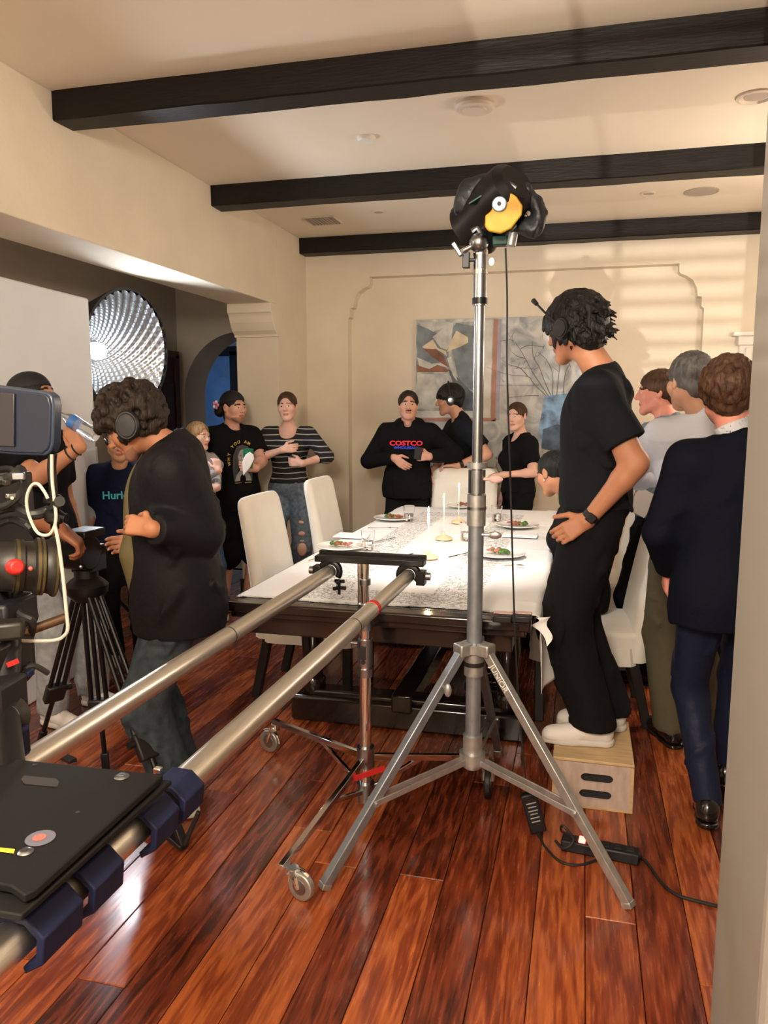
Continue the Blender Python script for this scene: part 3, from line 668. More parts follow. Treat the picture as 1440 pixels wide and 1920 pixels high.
for z_, a in ((.68, 0.3), (.83, PI)):
    k = O+Vector((math.cos(a+PI)*.03, 0, z_)); MB().cyl(k, k+Vector((-.03, 0, 0)), .006).bar(k+Vector((-.03, -.005, -.018)), k+Vector((-.035, -.005, .018)), .008, .016).build('tee_handle', 'satin', st)
MB().tube([O+Vector((0, 0, .215)), O+Vector((0, 0, .29))], .033, 24).build('leg_hub', 'satin', st); MB().tube([O+Vector((0, 0, .08)), O+Vector((0, 0, .15))], .033, 24).build('lower_hub', 'satin', st)
feet = [P(527, 1628, z=.10), P(513, 1352, z=.245), P(925, 1440, z=.16)]
feet[1] = P(513, 1352, y=yb+.42); feet[2] = P(915, 1420, y=yb+.30)
def caster(parent, top, ang, r=.05):
    c = thing('caster', None, None, top); ORG[c.name] = Vector(top); c.parent = parent; c.location = Vector(top)-ORG[parent.name]
    d = Vector((math.cos(ang), math.sin(ang), 0)); s_ = Vector((-d.y, d.x, 0)); w_ = Vector((top.x, top.y, r))+d*.035
    MB().cyl(w_-s_*.012, w_+s_*.012, r, 28).build('wheel', 'black_plastic' if r > .052 else 'galv_light', c, bevel=.004)
    MB().cyl(w_-s_*.013, w_+s_*.013, r*.55, 24).build('hubcap', 'satin', c)
    f = MB()
    for q in (-1, 1): f.tube([Vector((top.x, top.y, top.z))+s_*.012*q, w_+s_*.019*q+Vector((0, 0, r*.7))-d*.01, w_+s_*.019*q], [.012, .012, .007], 8)
    f.cyl(Vector(top)+Vector((0, 0, .012)), Vector(top)-Vector((0, 0, .014)), .02, 16); f.tube([w_+d*r*math.cos(a)*1.1+Vector((0, 0, r*math.sin(a)*1.1)) for a in np.linspace(.3*PI, 1.0*PI, 10)], .005, 6)
    f.build('fork', 'chrome', c)
    return c
for i, ft in enumerate(feet):
    hub = O+Vector((0, 0, .25 if i else .25)); d = (ft-hub); d.normalize()
    lg = MB().bar(hub+d*.02, ft, .020, .024); lo = lg.build('leg', 'chrome', st, bevel=.002)
    mid = hub.lerp(ft, .45); MB().bar(O+Vector((0, 0, .115)), mid, .014, .018).build('brace', 'chrome' if i else 'chrome', st, bevel=.002)
    caster(st, Vector((ft.x, ft.y, min(ft.z-.015, .125)))+Vector((.03 if i == 0 else .0, .02, 0)), [-.3, PI*.9, -1.5][i], [.045, .050, .068][i])
MB().bar(P(655, 1463, y=2.5), P(722, 1440, y=2.56), .008, .018).build('red_reflection', 'tape_red', st)  # red bar painted as the floor's reflection in the chrome legs
# ------------------------------------------------------------------ tall junior stand with the covered lamp head
O = Vector((-.342, 2.60, 0)); js = thing('light_stand', 'tall grey steel three-legged lamp stand in the centre foreground', 'stand', O)
def seg(z0, z1, r, nm, m, s_=28): return MB().tube([O+Vector((0, 0, z0)), O+Vector((0, 0, z1))], r, s_).build(nm, m, js)
seg(.255, 1.13, .0265, 'pole', 'galv'); seg(1.10, 1.90, .0175, 'pole', 'satin'); seg(1.86, 2.04, .0225, 'pole', 'satin')
seg(1.13, 1.235, .032, 'collar', 'galv_light'); seg(1.24, 1.32, .029, 'collar', 'satin'); seg(1.325, 1.345, .034, 'collar', 'galv_light'); seg(1.185, 1.195, .0335, 'collar', 'satin')
seg(1.865, 1.885, .0255, 'collar', 'black_metal'); seg(1.96, 1.975, .0245, 'collar', 'chrome'); seg(2.02, 2.035, .0245, 'collar', 'chrome')
seg(.60, .68, .034, 'collar', 'galv_light'); seg(.685, .715, .045, 'leg_hub', 'galv_light'); seg(.635, .65, .036, 'label_band', 'tape_black'); seg(.275, .315, .046, 'brace_hub', 'galv_light'); seg(.315, .38, .034, 'collar', 'galv_light'); seg(.262, .275, .035, 'collar', 'galv_light')
for z_, sx in ((1.29, 1), (1.10, 1)):
    k = O+Vector((sx*.03, -.01, z_)); MB().cyl(O+Vector((0, -.01, z_)), k+Vector((.018, 0, 0)), .006, 10).sph(k+Vector((.035, 0, 0)), .022, 12, sc=(1.1, .35, .6)).build('tee_knob', 'pink_tape' if z_ > 1.15 else 'galv_light', js)
k = O+Vector((-.045, -.01, 2.005)); MB().cyl(O+Vector((0, -.01, 2.005)), k, .006, 10).box(k, (.022, .025, .05)).build('black_knob', 'black_plastic', js, bevel=.004)
for i, ft in enumerate((P(607, 1662, z=.01), P(1180, 1697, z=.01), Vector((-.32, 3.30, .01)))):
    top = O+(Vector((ft.x, ft.y, 0))-O).normalized()*.05+Vector((0, 0, .70))
    lo = MB().bar(top, ft, .030, .030).build('leg', 'galv_light' if i == 1 else 'galv', js, bevel=.003)
    MB().bar(top.lerp(ft, .985), ft-Vector((0, 0, .008)), .034, .034).build('foot', 'galv_light', lo, bevel=.003)
    ear = MB().box(top+Vector((0, 0, .0)), (.05, .05, .045), rotz(math.atan2(ft.y-O.y, ft.x-O.x))).build('leg_bracket', 'galv_light', js, bevel=.006)
    mid = top.lerp(ft, .66); s_ = (Vector((ft.x, ft.y, 0))-Vector((O.x, O.y, 0))).normalized(); s2 = Vector((-s_.y, s_.x, 0))
    for q in (-1, 1): MB().bar(O+Vector((0, 0, .29))+s_*.045+s2*q*.014, mid+s2*q*.018+s_*.008, .006, .02).build('brace', 'galv_light', js, bevel=.001)
    MB().cyl(mid-s2*.028, mid+s2*.028, .007, 10).build('bolt', 'galv_light', js)
    if i == 1:
        d = (ft-top).normalized(); nrm = (s2*-1 if (s2.y > 0) else s2); R_ = Matrix((d, nrm.cross(d)*1, nrm)).transposed()
        text('JUNIOR', .030, top+d*.055+nrm*.0155-nrm.cross(d)*.010, R_, 'white_trim', js, align_x='LEFT', thick=.0003)
    if i == 0:
        c = top.lerp(ft, .16); MB().cyl(c, c+Vector((.02, -.035, 0)), .006, 10).sph(c+Vector((.028, -.045, .0)), .022, 12, sc=(.6, .5, 1.1)).build('wing_knob', 'galv_light', js)
# lamp head with black wrap
hc = P(930, 385, y=2.62); lh = thing('stage_lamp', 'black wrapped stage lamp head with a yellow side plate on the tall stand', 'lamp', O+Vector((0, 0, 2.05)))
dl = Vector((-.62, .55, -.42)).normalized()   # the beam points down to the table
Rl = align(dl)
f = lambda x, y, z: hc+Rl @ Vector((x, y, z))
MB().tube([f(-.11, 0, 0), f(-.09, 0, 0), f(0, 0, 0), f(.10, 0, 0), f(.12, 0, 0)], [.06, .085, .095, .095, .10], 28).build('housing', 'black_metal', lh)
sd = Vector((.10, -.99, .05)).normalized(); Rs = align(Vector((0, 0, 1)).cross(sd), up=Vector((0, 0, 1)))
RS = Matrix((Vector((.99, .10, 0)), Vector((0, 0, 1)), Vector((.10, -.99, 0)))).transposed()
def pq(px, py, y): v_ = P(px, py, y=y)-hc; return (v_.dot(Vector((.99, .10, 0))), v_.z)
yk = hc.y-.105
MB().prism([pq(*q, yk) for q in ((950, 352), (975, 368), (987, 385), (985, 402), (965, 428), (945, 438), (922, 434), (915, 425), (916, 405), (925, 398), (942, 372))], .016, hc+Vector((0, -.10, 0)), RS).build('cheek_plate', 'yellow_paint', lh, bevel=.004)
dc = P(936, 382, y=yk-.02); MB().cyl(dc+Vector((0, .02, 0)), dc, .023, 24).build('tilt_knob', 'dial', lh, bevel=.003); MB().cyl(dc, dc-Vector((0, .004, 0)), .006, 12).build('knob_bolt', 'tape_black', lh)
wr = Blob(); R_ = np.random.default_rng(5)
outer = [(862, 375), (880, 352), (905, 340), (935, 335), (962, 340), (985, 358), (1003, 380), (1010, 400), (1008, 420), (998, 432), (985, 425)]
for (a1, b1), (a2, b2) in zip(outer[:-1], outer[1:]): wr.cap(P(a1, b1, y=2.60), P(a2, b2, y=2.60), .024, .024, k=.02)
for q, r_ in (((880, 385), .045), ((890, 368), .045), ((872, 400), .028), ((905, 395), .045), ((865, 415), .014), ((920, 365), .04), ((857, 428), .007), ((990, 425), .03), ((970, 380), .04), ((945, 370), .04)): wr.sph(P(*q, y=2.62), r_, k=.03)
wr.cap(P(870, 410, y=2.6), P(855, 430, y=2.6), .012, .003)
mesh_obj('foil_wrap', wr.mesh(.006, folds(21, .009, .05, 6), .012), 'blackwrap', lh)
MB().bar(P(880, 383, y=2.54), P(916, 360, y=2.54), .004, .018, up=(0, -1, 0)).build('teal_tag', 'teal', lh)
for (a1, b1), (a2, b2) in (((948, 340), (968, 352)), ((925, 345), (938, 360))): MB().tube([P(a1, b1, y=2.53), P(a2, b2, y=2.535)], .007, 8).build('latch', 'satin', lh)
br = MB().tube([P(915, 400, y=2.6), P(903, 430, y=2.6), P(903, 470, y=2.6)], .016, 12); br.build('yoke', 'black_metal', lh)
MB().tube([P(885, 435, y=2.58), P(895, 428, y=2.58), P(905, 440, y=2.58), P(900, 470, y=2.6)], .012, 10).sph(P(898, 455, y=2.58), .032, 14).build('swivel_joint', 'satin', lh)
MB().cyl(P(898, 455, y=2.58), P(868, 470, y=2.57), .009, 12).build('joint_arm', 'chrome', lh); MB().bar(P(850, 455, y=2.56), P(865, 480, y=2.56), .018, .014).build('tee_handle', 'satin', lh, bevel=.003)
MB().cyl(O+Vector((0, 0, 2.03)), P(904, 455, y=2.6), .010, 12).build('spigot', 'chrome', lh)
MB().cyl(P(962, 435, y=2.6), P(957, 462, y=2.6), .017, 16).build('plug_body', 'galv_light', lh, bevel=.003); MB().box(P(938, 452, y=2.6), (.05, .03, .03)).build('plug_block', 'teal', lh, bevel=.004)
MB().sph(P(922, 491, y=2.56), .010, 12, sc=(1, 1, 1.4)).build('pilot_light', 'porcelain', lh)
lamp('table_spot', 'SPOT', hc+dl*.16, 85, (1.0, .97, .90), (-.72, 3.95, .78), spot_size=math.radians(62), spot_blend=.9, shadow_soft_size=.06)
cb = [P(948, 465, y=2.60), P(951, 560, y=2.63), P(951, 700, y=2.64), P(957, 900, y=2.65), P(962, 1080, y=2.65), P(966, 1200, y=2.64), P(975, 1350, y=2.63), P(988, 1485, y=2.62)]
tag(MB().tube(cb, .0032, 8, smooth=6).build('power_cable', 'cable', None), 'thin black cable hanging from the lamp head to the adapter', 'cable')
ad = P(1000, 1522, y=2.62); at = thing('power_adapter', 'black power adapter hanging low behind the right leg of the lamp stand', 'adapter', ad)
Ra = Matrix.Rotation(math.radians(16), 3, 'Y').transposed() @ Matrix.Rotation(.2, 3, 'Z')
MB().box(ad, (.058, .035, .145), Ra).build('case', 'black_plastic', at, bevel=.006)
for k, (h_, w_) in enumerate(((.040, .036), (.026, .03), (.012, .034), (0, .026), (-.014, .032), (-.028, .03))): MB().box(ad+Ra @ Vector((0, -.0182, h_)), (w_, .001, .004), Ra).build('label_print', 'label_grey', at)
MB().tube([ad+Ra @ Vector((0, 0, -.07)), ad+Ra @ Vector((0, 0, -.10))], [.012, .007], 10).build('strain_relief', 'cable', at)
ps = P(1125, 1592, z=.02); pt = thing('power_strip', 'black power strip with a glowing red switch on the floor by the stand foot', 'power strip', (ps.x, ps.y, 0))
Rp = rotz(-.12); MB().box(ps, (.26, .055, .04), Rp).build('housing', 'black_plastic', pt, bevel=.006)
MB().box(ps+Rp @ Vector((-.06, -.005, .024)), (.022, .03, .012), Rp).build('switch', 'led_red', pt, bevel=.002)
for k in range(3): MB().box(ps+Rp @ Vector((.02+.04*k, 0, .022)), (.026, .034, .006), Rp).build('socket', 'black_matte', pt, bevel=.002)
MB().tube([ps+Vector((-.09, 0, .03)), ps+Vector((-.13, -.02, .06)), ps+Vector((-.125, -.04, .09)), ps+Vector((-.09, -.05, .05)), ps+Vector((-.12, -.06, .02)), ps+Vector((-.15, -.02, .02))], .005, 8, smooth=6).build('cord_loop', 'cable', pt)
a = ad+Ra @ Vector((0, 0, -.10))
tag(MB().tube([a, P(1024, 1590, z=.012), P(1050, 1615, z=.006), P(1085, 1622, z=.006), P(1120, 1612, z=.010)], .0045, 8, smooth=8).build('adapter_cord', 'cable', None), 'short black cord curling on the floor from adapter to power strip', 'cable')
tag(MB().tube([ps+Rp @ Vector((.13, 0, 0)), P(1190, 1598, z=.008), P(1215, 1620, z=.007), P(1240, 1655, z=.007), P(1270, 1678, z=.007), P(1310, 1690, z=.007), P(1350, 1700, z=.007), P(1420, 1715, z=.007)], .0055, 8, smooth=8).build('extension_cord', 'cable', None), 'thick black extension cord running right from the power strip', 'cable')
# ------------------------------------------------------------------ apple box
bx = thing('apple_box', 'pale plywood box with two oval hand slots, man standing on it', 'box', (.081, 3.098, 0)); bw, bd, bh = .300, .42, .197
cxb, cyb = .081, 2.888+bd/2
MB().box((cxb, cyb, bh-.006), (bw, bd, .012)).build('top_panel', 'ply', bx, bevel=.002)
MB().box((cxb, cyb, .006), (bw, bd, .012)).build('bottom_panel', 'ply', bx, bevel=.002)
for s_ in (-1, 1): MB().box((cxb+s_*(bw/2-.006), cyb, bh/2), (.012, bd, bh-.024)).build('side_panel', 'ply', bx)
def slot(cx_, cz_, w_, h_, n=10): return [(cx_+(w_/2-h_/2)*sg+h_/2*math.cos(t), cz_+h_/2*math.sin(t)) for sg, t0 in ((1, -PI/2), (-1, PI/2)) for t in np.linspace(t0, t0+PI, n)]
for s_ in (-1, 1):
    yq = cyb+s_*(bd/2-.006); bm = bmesh.new(); fw = bw/2-.012
    loops = [[(-fw, .012), (fw, .012), (fw, bh-.012), (-fw, bh-.012)], slot(.016, .126, .120, .036), slot(.012, .060, .120, .036)]
    for side, yy in ((0, yq-.006), (1, yq+.006)):
        es = []
        for lp in loops:
            vs = [bm.verts.new((cxb+a, yy, b)) for a, b in lp]; es += [bm.edges.new((vs[i], vs[(i+1) % len(vs)])) for i in range(len(vs))]
        bmesh.ops.triangle_fill(bm, use_beauty=True, edges=es)
    me = bpy.data.meshes.new('end_panel'); bm.to_mesh(me); bm.free(); me.materials.append(M['ply_face']); off = ORG[bx.name]
    for v_ in me.vertices: v_.co -= off
    link(bpy.data.objects.new('end_panel', me)).parent = bx
MB().box((cxb, cyb, bh/2), (bw-.03, bd-.04, bh-.03)).build('inner_block', 'hole_dark', bx)
# ------------------------------------------------------------------ white foam flat and its cloth
vr = P(160, 560, z=2.15); vl = P(-60, 505, z=2.15); dv = (vl-vr); dv.z = 0; vl = vr+dv*1.25
vf = thing('foam_board', 'tall white foam board standing at the left edge', 'board', ((vr.x+vl.x)/2, (vr.y+vl.y)/2, 0))
MB().bar(Vector((vr.x, vr.y, 1.076)), Vector((vl.x, vl.y, 1.076)), .045, 2.15).build('panel', 'foam_white', vf, bevel=.012)
mid = Vector((vr.x, vr.y, 0)); e = (vl-vr).normalized(); nn = Vector((e.y, -e.x, 0)); nn = nn if nn.x > 0 else -nn
gv = []; 
for i in range(16):
    for j in range(26):
        a, b = i/15, j/25; p = mid+e*(.02+.42*a)-e*.06*(b > .25)*(1-a)+nn*(.04+.010*math.sin(a*22+b*4)*(b)); gv.append((p.x, p.y, 1.30-.48*b-.04*a))
o = MB().add(gv, [(i*26+j, (i+1)*26+j, (i+1)*26+j+1, i*26+j+1) for i in range(15) for j in range(25)]).build('white_cloth', 'foam_cloth', None, smooth=80)
tag(o, 'white cloth hanging folded on the lower part of the foam board', 'cloth'); md = o.modifiers.new('s', 'SOLIDIFY'); md.thickness = .004
# ------------------------------------------------------------------ big round soft light
sc_ = P(238, 662, y=4.35); sn = Vector((.985, -.12, -.08)).normalized(); RR = .375
sb = thing('softbox', 'large round silver lined softbox light glowing white above the curly haired man', 'light', (sc_.x-.25, sc_.y+.1, 0))
x_, y_, z_ = frame(sn); nr, ns = 44, 128; v = []; f = []
for i in range(nr+1):
    s_ = i/nr; r = .05+(RR-.05)*s_; h = -.36*(1-s_**1.7)
    for k in range(ns):
        t = 2*PI*k/ns; bump = .016*math.cos(k*PI/2)*math.cos(i*PI/2)+.002*math.sin(k*1.7+i*2.3); rr = r-bump*(.3+.7*s_)
        q = sc_+x_*(rr*math.cos(t))+y_*(rr*math.sin(t))+z_*(h+bump*.6); v.append(q)
for i in range(nr):
    for k in range(ns): f.append((i*ns+k, (i+1)*ns+k, (i+1)*ns+(k+1) % ns, i*ns+(k+1) % ns))
MB().add(v, f).build('silver_lining', 'mirror_silver', sb, smooth=80)
MB().lathe([(.06, -.42), (.10, -.40), (RR*.55, -.33), (RR*.85, -.18), (RR+.015, -.01), (RR+.02, .012), (RR+.004, .014)], sc_, sn, seg=48, cap=False).build('black_shell', 'blackwrap', sb)
MB().lathe([(0, -.30), (.045, -.30), (.055, -.25), (.05, -.20), (.02, -.17), (0, -.165)], sc_, sn, seg=20).build('bulb', 'bulb', sb)
for a in (.42*PI, .56*PI): MB().sph(sc_+x_*math.cos(a)*RR*.90+y_*math.sin(a)*RR*.90+z_*-.03, .03, 10, sc=(1, 1, .5)).build('hot_panel', 'bulb', sb) if False else None
MB().tube([sc_-sn*.40, sc_-sn*.56], .055, 20).build('lamp_body', 'black_metal', sb)
bp_ = sc_-sn*.46; MB().tube([(bp_.x, bp_.y, .05), (bp_.x, bp_.y, bp_.z)], .016, 14).build('pole', 'black_metal', sb)
for k in range(3):
    a = k*2.09+1.0; MB().bar((bp_.x, bp_.y, .50), (bp_.x+math.cos(a)*.4, bp_.y+math.sin(a)*.4, .01), .02, .02).build('leg', 'black_metal', sb)
lamp('softbox_light', 'SPOT', sc_-sn*.10, 40, (.86, .92, 1.0), sc_+sn, spot_size=math.radians(160), spot_blend=.8, shadow_soft_size=.10)
lamp('softbox_bulb', 'POINT', sc_-sn*.16, .7, (.86, .92, 1.0), shadow_soft_size=.03)
# ------------------------------------------------------------------ big still-life painting on the far wall
py0 = YF+.108; pa = P(780, 600, y=py0-.03); pb_ = P(1128, 600, y=py0-.03); zb = 1.02
pt_ = thing('painting', 'large unframed still-life canvas of draped silver cloth and bare branches in a blue vase', 'painting', ((pa.x+pb_.x)/2, py0, zb))
mm('canvas_edge', (.55, .50, .42), .8)
def canvas_mat():
    m = mat('canvas_pale', (.52, .53, .52), .6); nt = m.node_tree; N = nt.nodes.new; L = nt.links.new; b = nt.nodes['Principled BSDF']
    tc = N('ShaderNodeTexCoord'); n = N('ShaderNodeTexNoise'); n.inputs['Scale'].default_value = 5; n.inputs['Detail'].default_value = 8; n.inputs['Distortion'].default_value = 1.5; L(tc.outputs['Object'], n.inputs['Vector'])
    r = N('ShaderNodeValToRGB'); e = r.color_ramp.elements; e[0].position = .35; e[0].color = (.30, .33, .36, 1); e[1].position = .65; e[1].color = (.66, .66, .62, 1); L(n.outputs[0], r.inputs[0]); L(r.outputs[0], b.inputs['Base Color']); return m
M['canvas_pale'] = canvas_mat()
MB().box(((pa.x+pb_.x)/2, py0-.014, (pa.z+zb)/2), (pb_.x-pa.x, .026, pa.z-zb)).build('canvas', ['canvas_pale'], pt_, bevel=.002)
yp = py0-.0285
def shape(pts, m, nm='painted_shape', lift=0):
    q = [P(a, b, y=yp-lift) for a, b in pts]; MB().add(q, [tuple(range(len(q)))]).build(nm, m, pt_, smooth=0)
def pm_(n, c, nz=.35, sc_n=9): return mm('pnt_'+n, c, .55, noise=nz, nscale=sc_n)
pm_('slate', (.17, .20, .22)); pm_('silver', (.36, .37, .35), .5, 12); pm_('dark', (.10, .12, .13)); pm_('rust', (.22, .09, .05), .4); pm_('cream', (.62, .52, .36), .25); pm_('line', (.42, .20, .14), .2); pm_('white', (.62, .60, .54), .15); pm_('lilac', (.36, .34, .42), .2); pm_('pale', (.50, .50, .46), .3); pm_('blue', (.20, .34, .52), .5, 16); pm_('deep', (.08, .13, .20), .5, 14); pm_('twig', (.20, .21, .23), .2)
shape([(782, 604), (892, 603), (892, 770), (782, 770)], 'pnt_silver')
shape([(782, 608), (815, 622), (840, 640), (842, 690), (800, 690), (782, 680)], 'pnt_slate', lift=.0006)
shape([(855, 605), (892, 612), (892, 735), (862, 720), (850, 670), (842, 630)], 'pnt_slate', lift=.0006)
shape([(876, 608), (890, 630), (890, 725), (872, 715)], 'pnt_dark', lift=.0009) if False else None
shape([(782, 604), (845, 604), (838, 612), (812, 622)], 'pnt_pale', lift=.0012)
shape([(811, 632), (843, 606), (850, 604), (846, 640), (838, 656), (826, 652)], 'pnt_pale', lift=.0014)
shape([(856, 620), (877, 632), (878, 642), (864, 650), (846, 656), (838, 660), (844, 642)], 'pnt_cream', lift=.0018)
shape([(792, 650), (812, 636), (820, 652), (836, 658), (838, 668), (830, 662), (818, 654), (796, 655)], 'pnt_cream', lift=.0016)
shape([(793, 653), (818, 655), (832, 668), (842, 690), (836, 686), (814, 672)], 'pnt_rust', lift=.0019)
shape([(782, 684), (800, 688), (820, 682), (842, 694), (838, 698), (782, 698)], 'pnt_rust', lift=.0019)
shape([(782, 690-20), (810, 682), (826, 680), (842, 690), (820, 684), (805, 692), (786, 686)], 'pnt_pale', lift=.0022)
shape([(838, 672), (846, 668), (858, 715), (850, 706)], 'pnt_pale', lift=.0014)
shape([(782, 700), (815, 702), (822, 735), (812, 768), (782, 768)], 'pnt_pale', lift=.0011)
shape([(840, 690), (892, 742), (892, 770), (862, 770), (850, 730)], 'pnt_dark', lift=.0013)
shape([(826, 705), (845, 705), (866, 768), (828, 768)], 'pnt_silver', lift=.0015)
for pts, m in (([(782, 771), (918, 771), (918, 783), (782, 783)], 'pnt_white'), ([(782, 784), (930, 784), (930, 790), (782, 790)], 'pnt_line'), ([(926, 598), (934, 598), (928, 790), (920, 790)], 'pnt_line'), ([(934, 598), (941, 598), (936, 788), (928, 788)], 'pnt_lilac'), ([(894, 602), (924, 600), (919, 783), (894, 783)], 'pnt_white')): shape(pts, m, lift=.0016)
shape([(1022, 742), (1060, 738), (1100, 742), (1108, 800), (1098, 842), (1062, 850), (1016, 842), (1010, 805)], 'pnt_blue', 'painted_vase', .0012)
shape([(1018, 805), (1045, 795), (1080, 810), (1095, 840), (1062, 850), (1016, 842)], 'pnt_deep', 'painted_vase', .0016)
tw = MB(); R_ = np.random.default_rng(3)
for pts in ([(1024, 742), (1000, 718), (990, 706), (952, 702), (912, 688)], [(1028, 742), (1010, 715), (1000, 700), (985, 672), (975, 655), (965, 640)], [(1032, 740), (1020, 712), (1012, 690), (1000, 668), (998, 640)], [(1036, 740), (1036, 700), (1024, 674), (1008, 660)], [(1044, 740), (1048, 700), (1050, 670), (1040, 640)], [(990, 706), (975, 690), (955, 684), (938, 672)], [(1000, 690), (985, 690), (965, 690)], [(985, 672), (970, 668), (960, 660)], [(1056, 738), (1060, 700), (1072, 676)], [(975, 655), (990, 648), (1020, 650)], [(1010, 722), (970, 722), (930, 722)], [(1010, 742), (985, 742), (950, 746)], [(963, 640), (955, 637), (938, 640)]):
    q = [P(a, b, y=yp-.0015) for a, b in pts]; tw.tube(q, [.0035, .0012], 5, smooth=5)
for _ in range(26):
    a, b = R_.uniform(945, 1075), R_.uniform(610, 720); tw.tube([P(a, b, y=yp-.0012), P(a+R_.uniform(-14, 14), b-R_.uniform(4, 20), y=yp-.0012)], [.0018, .0006], 4)
tw.build('painted_branches', 'pnt_twig', pt_, kind='stuff')
# white plaster urn on a low table behind the girl
uc = P(948, 880, y=6.33); zz = P(948, 900, y=6.33).z
ut = thing('side_table', 'small pale side table against the far wall behind the girl in black', 'table', (uc.x, 6.36, 0))
MB().box((uc.x, 6.36, zz-.02), (.42, .26, .035)).build('top', 'urn', ut, bevel=.005)
for a in (-1, 1):
    for b in (-1, 1): MB().box((uc.x+a*.18, 6.36+b*.10, (zz-.04)/2), (.03, .03, zz-.04)).build('leg', 'urn', ut)
un = thing('urn', 'small carved pale stone urn on the side table behind the girl', 'urn', (uc.x, 6.33, zz))
MB().lathe([(.05, 0), (.06, .01), (.03, .03), (.05, .05), (.075, .09), (.08, .13), (.06, .16), (.085, .175), (.085, .19), (.07, .19)], (uc.x, 6.33, zz), seg=24).build('body', 'urn', un)
MB().tube([(uc.x+math.cos(t)*.079, 6.33+math.sin(t)*.079, zz+.11) for t in np.linspace(0, 2*PI, 40)], .006, 6).build('carved_band', 'urn', un)
# ------------------------------------------------------------------ slider platform riding on the pipes
mm('screen_back', (.010, .015, .032), .35); mm('screen_back2', (.022, .022, .028), .35); mm('screen_rim', (.022, .034, .058), .3); mm('rod_bronze', (.12, .075, .045), .35, metal=.7)
mm('sticker', (.10, .10, .13), .5); mm('sticker_red', (.55, .10, .08), .5); mm('yellow_tape', (.65, .50, .03), .6); mm('gear_dark', (.013, .011, .009), .45, noise=.6, nscale=40)
zp = zR+.075
pf = thing('slider_platform', 'flat black slider plate with blue wheel brackets riding on the two pipes', 'camera dolly', (-.74, .74, zp))
c1, c2, c3, c4 = P(40, 1424, z=zp), P(306, 1452, z=zp), P(60, 1672, z=zp), P(-180, 1600, z=zp)
def slab(pts, th, nm, m, par, **kw):
    mb = MB(); n = len(pts); v = [Vector(p) for p in pts]+[Vector(p)-Vector((0, 0, th)) for p in pts]
    mb.add(v, [tuple(range(n))[::-1], tuple(range(n, 2*n))]+[(i, (i+1) % n, n+(i+1) % n, n+i) for i in range(n)]); o = mb.build(nm, m, par, **kw)
    bm = bmesh.new(); bm.from_mesh(o.data); bmesh.ops.recalc_face_normals(bm, faces=bm.faces); bm.to_mesh(o.data); bm.free(); return o
slab([P(-160, 1405, z=zp), c1, c2, P(66, 1668, z=zp), P(45, 1678, z=zp), P(20, 1660, z=zp), P(-200, 1620, z=zp)], .010, 'top_plate', 'black_anod', pf, bevel=.002)
zq = zp-.014; slab([P(-100, 1440, z=zq), P(322, 1462, z=zq), P(40, 1716, z=zq), P(-160, 1680, z=zq)], .008, 'lower_plate', 'black_anod', pf, bevel=.002)
sl = [P(45+a, 1462+b+a*.09, z=zp+.0006) for a, b in ((0, -8), (60, -8), (66, -2), (62, 8), (2, 8), (-6, 0))]; MB().add(sl, [tuple(range(6))]).build('slot', 'hole_dark', pf, smooth=0)
for a, b, r in ((228, 1457, .0075), (48, 1598, .0065)): q = P(a, b, z=zp); MB().lathe([(r*1.4, .0003), (r*1.4, .001), (r, .003), (r*.5, .0035), (0, .002)], q, seg=16).build('bolt', 'satin', pf)
for a, b, r in ((146, 1523, .003), (65, 1434, .003)): MB().lathe([(r, .0004), (0, .0005)], P(a, b, z=zp), seg=12).build('screw_hole', 'hole_dark', pf)
MB().lathe([(0, .0010), (.017, .0010), (.0172, .0004)], P(76, 1572, z=zp), seg=28).build('round_sticker', 'sticker', pf); MB().lathe([(0, .0014), (.008, .0014)], P(74, 1572, z=zp), seg=9, cap=False).build('sticker_emblem', 'sticker_red', pf)
MB().add([P(a, b, z=zp+.0008) for a, b in ((-10, 1588), (28, 1592), (26, 1600), (-10, 1596))], [(0, 1, 2, 3)]).build('yellow_tape', 'yellow_tape', pf)
base = pR; 
def railpt(px, py): # point on the right pipe axis nearest a given pixel ray height
    q = P(px, py, z=zR); t = (q-base).dot(dR); return base+dR*t
side = Vector((dR.y, -dR.x, 0)).normalized(); side = side if side.x > 0 else -side
for px, py, L_, w_ in ((308, 1490, .060, .062), (255, 1538, .062, .060), (150, 1645, .062, .060), (62, 1728, .07, .060)):
    c = railpt(px, py)+Vector((0, 0, -.002))+side*.006; m_ = MB()
    an = [-.42*PI, -.18*PI, .12*PI, .36*PI, .62*PI, .90*PI]
    poly = [(math.cos(t)*.041, math.sin(t)*.036) for t in an]+[(math.cos(t)*.030, math.sin(t)*.027) for t in an[::-1]]
    m_.prism(poly, L_, c-dR*L_*.5, Matrix((side, Vector((0, 0, 1)), dR)).transposed())
    m_.build('wheel_bracket', 'blue_bracket', pf, bevel=.002)
    MB().box(c+Vector((0, 0, .040))-side*.024, (.012, .010, .010), align(side)).build('bolt', 'chrome', pf, bevel=.002)
    w1 = c-side*.0+dR*.0; MB().cyl(c+side*.022-dR*.012+Vector((0, 0, .014)), c+side*.022+dR*.012+Vector((0, 0, .014)), .010, 12).build('wheel', 'mirror_silver', pf)
for a, b in ((-.0, .32), (.0, .55)): pass
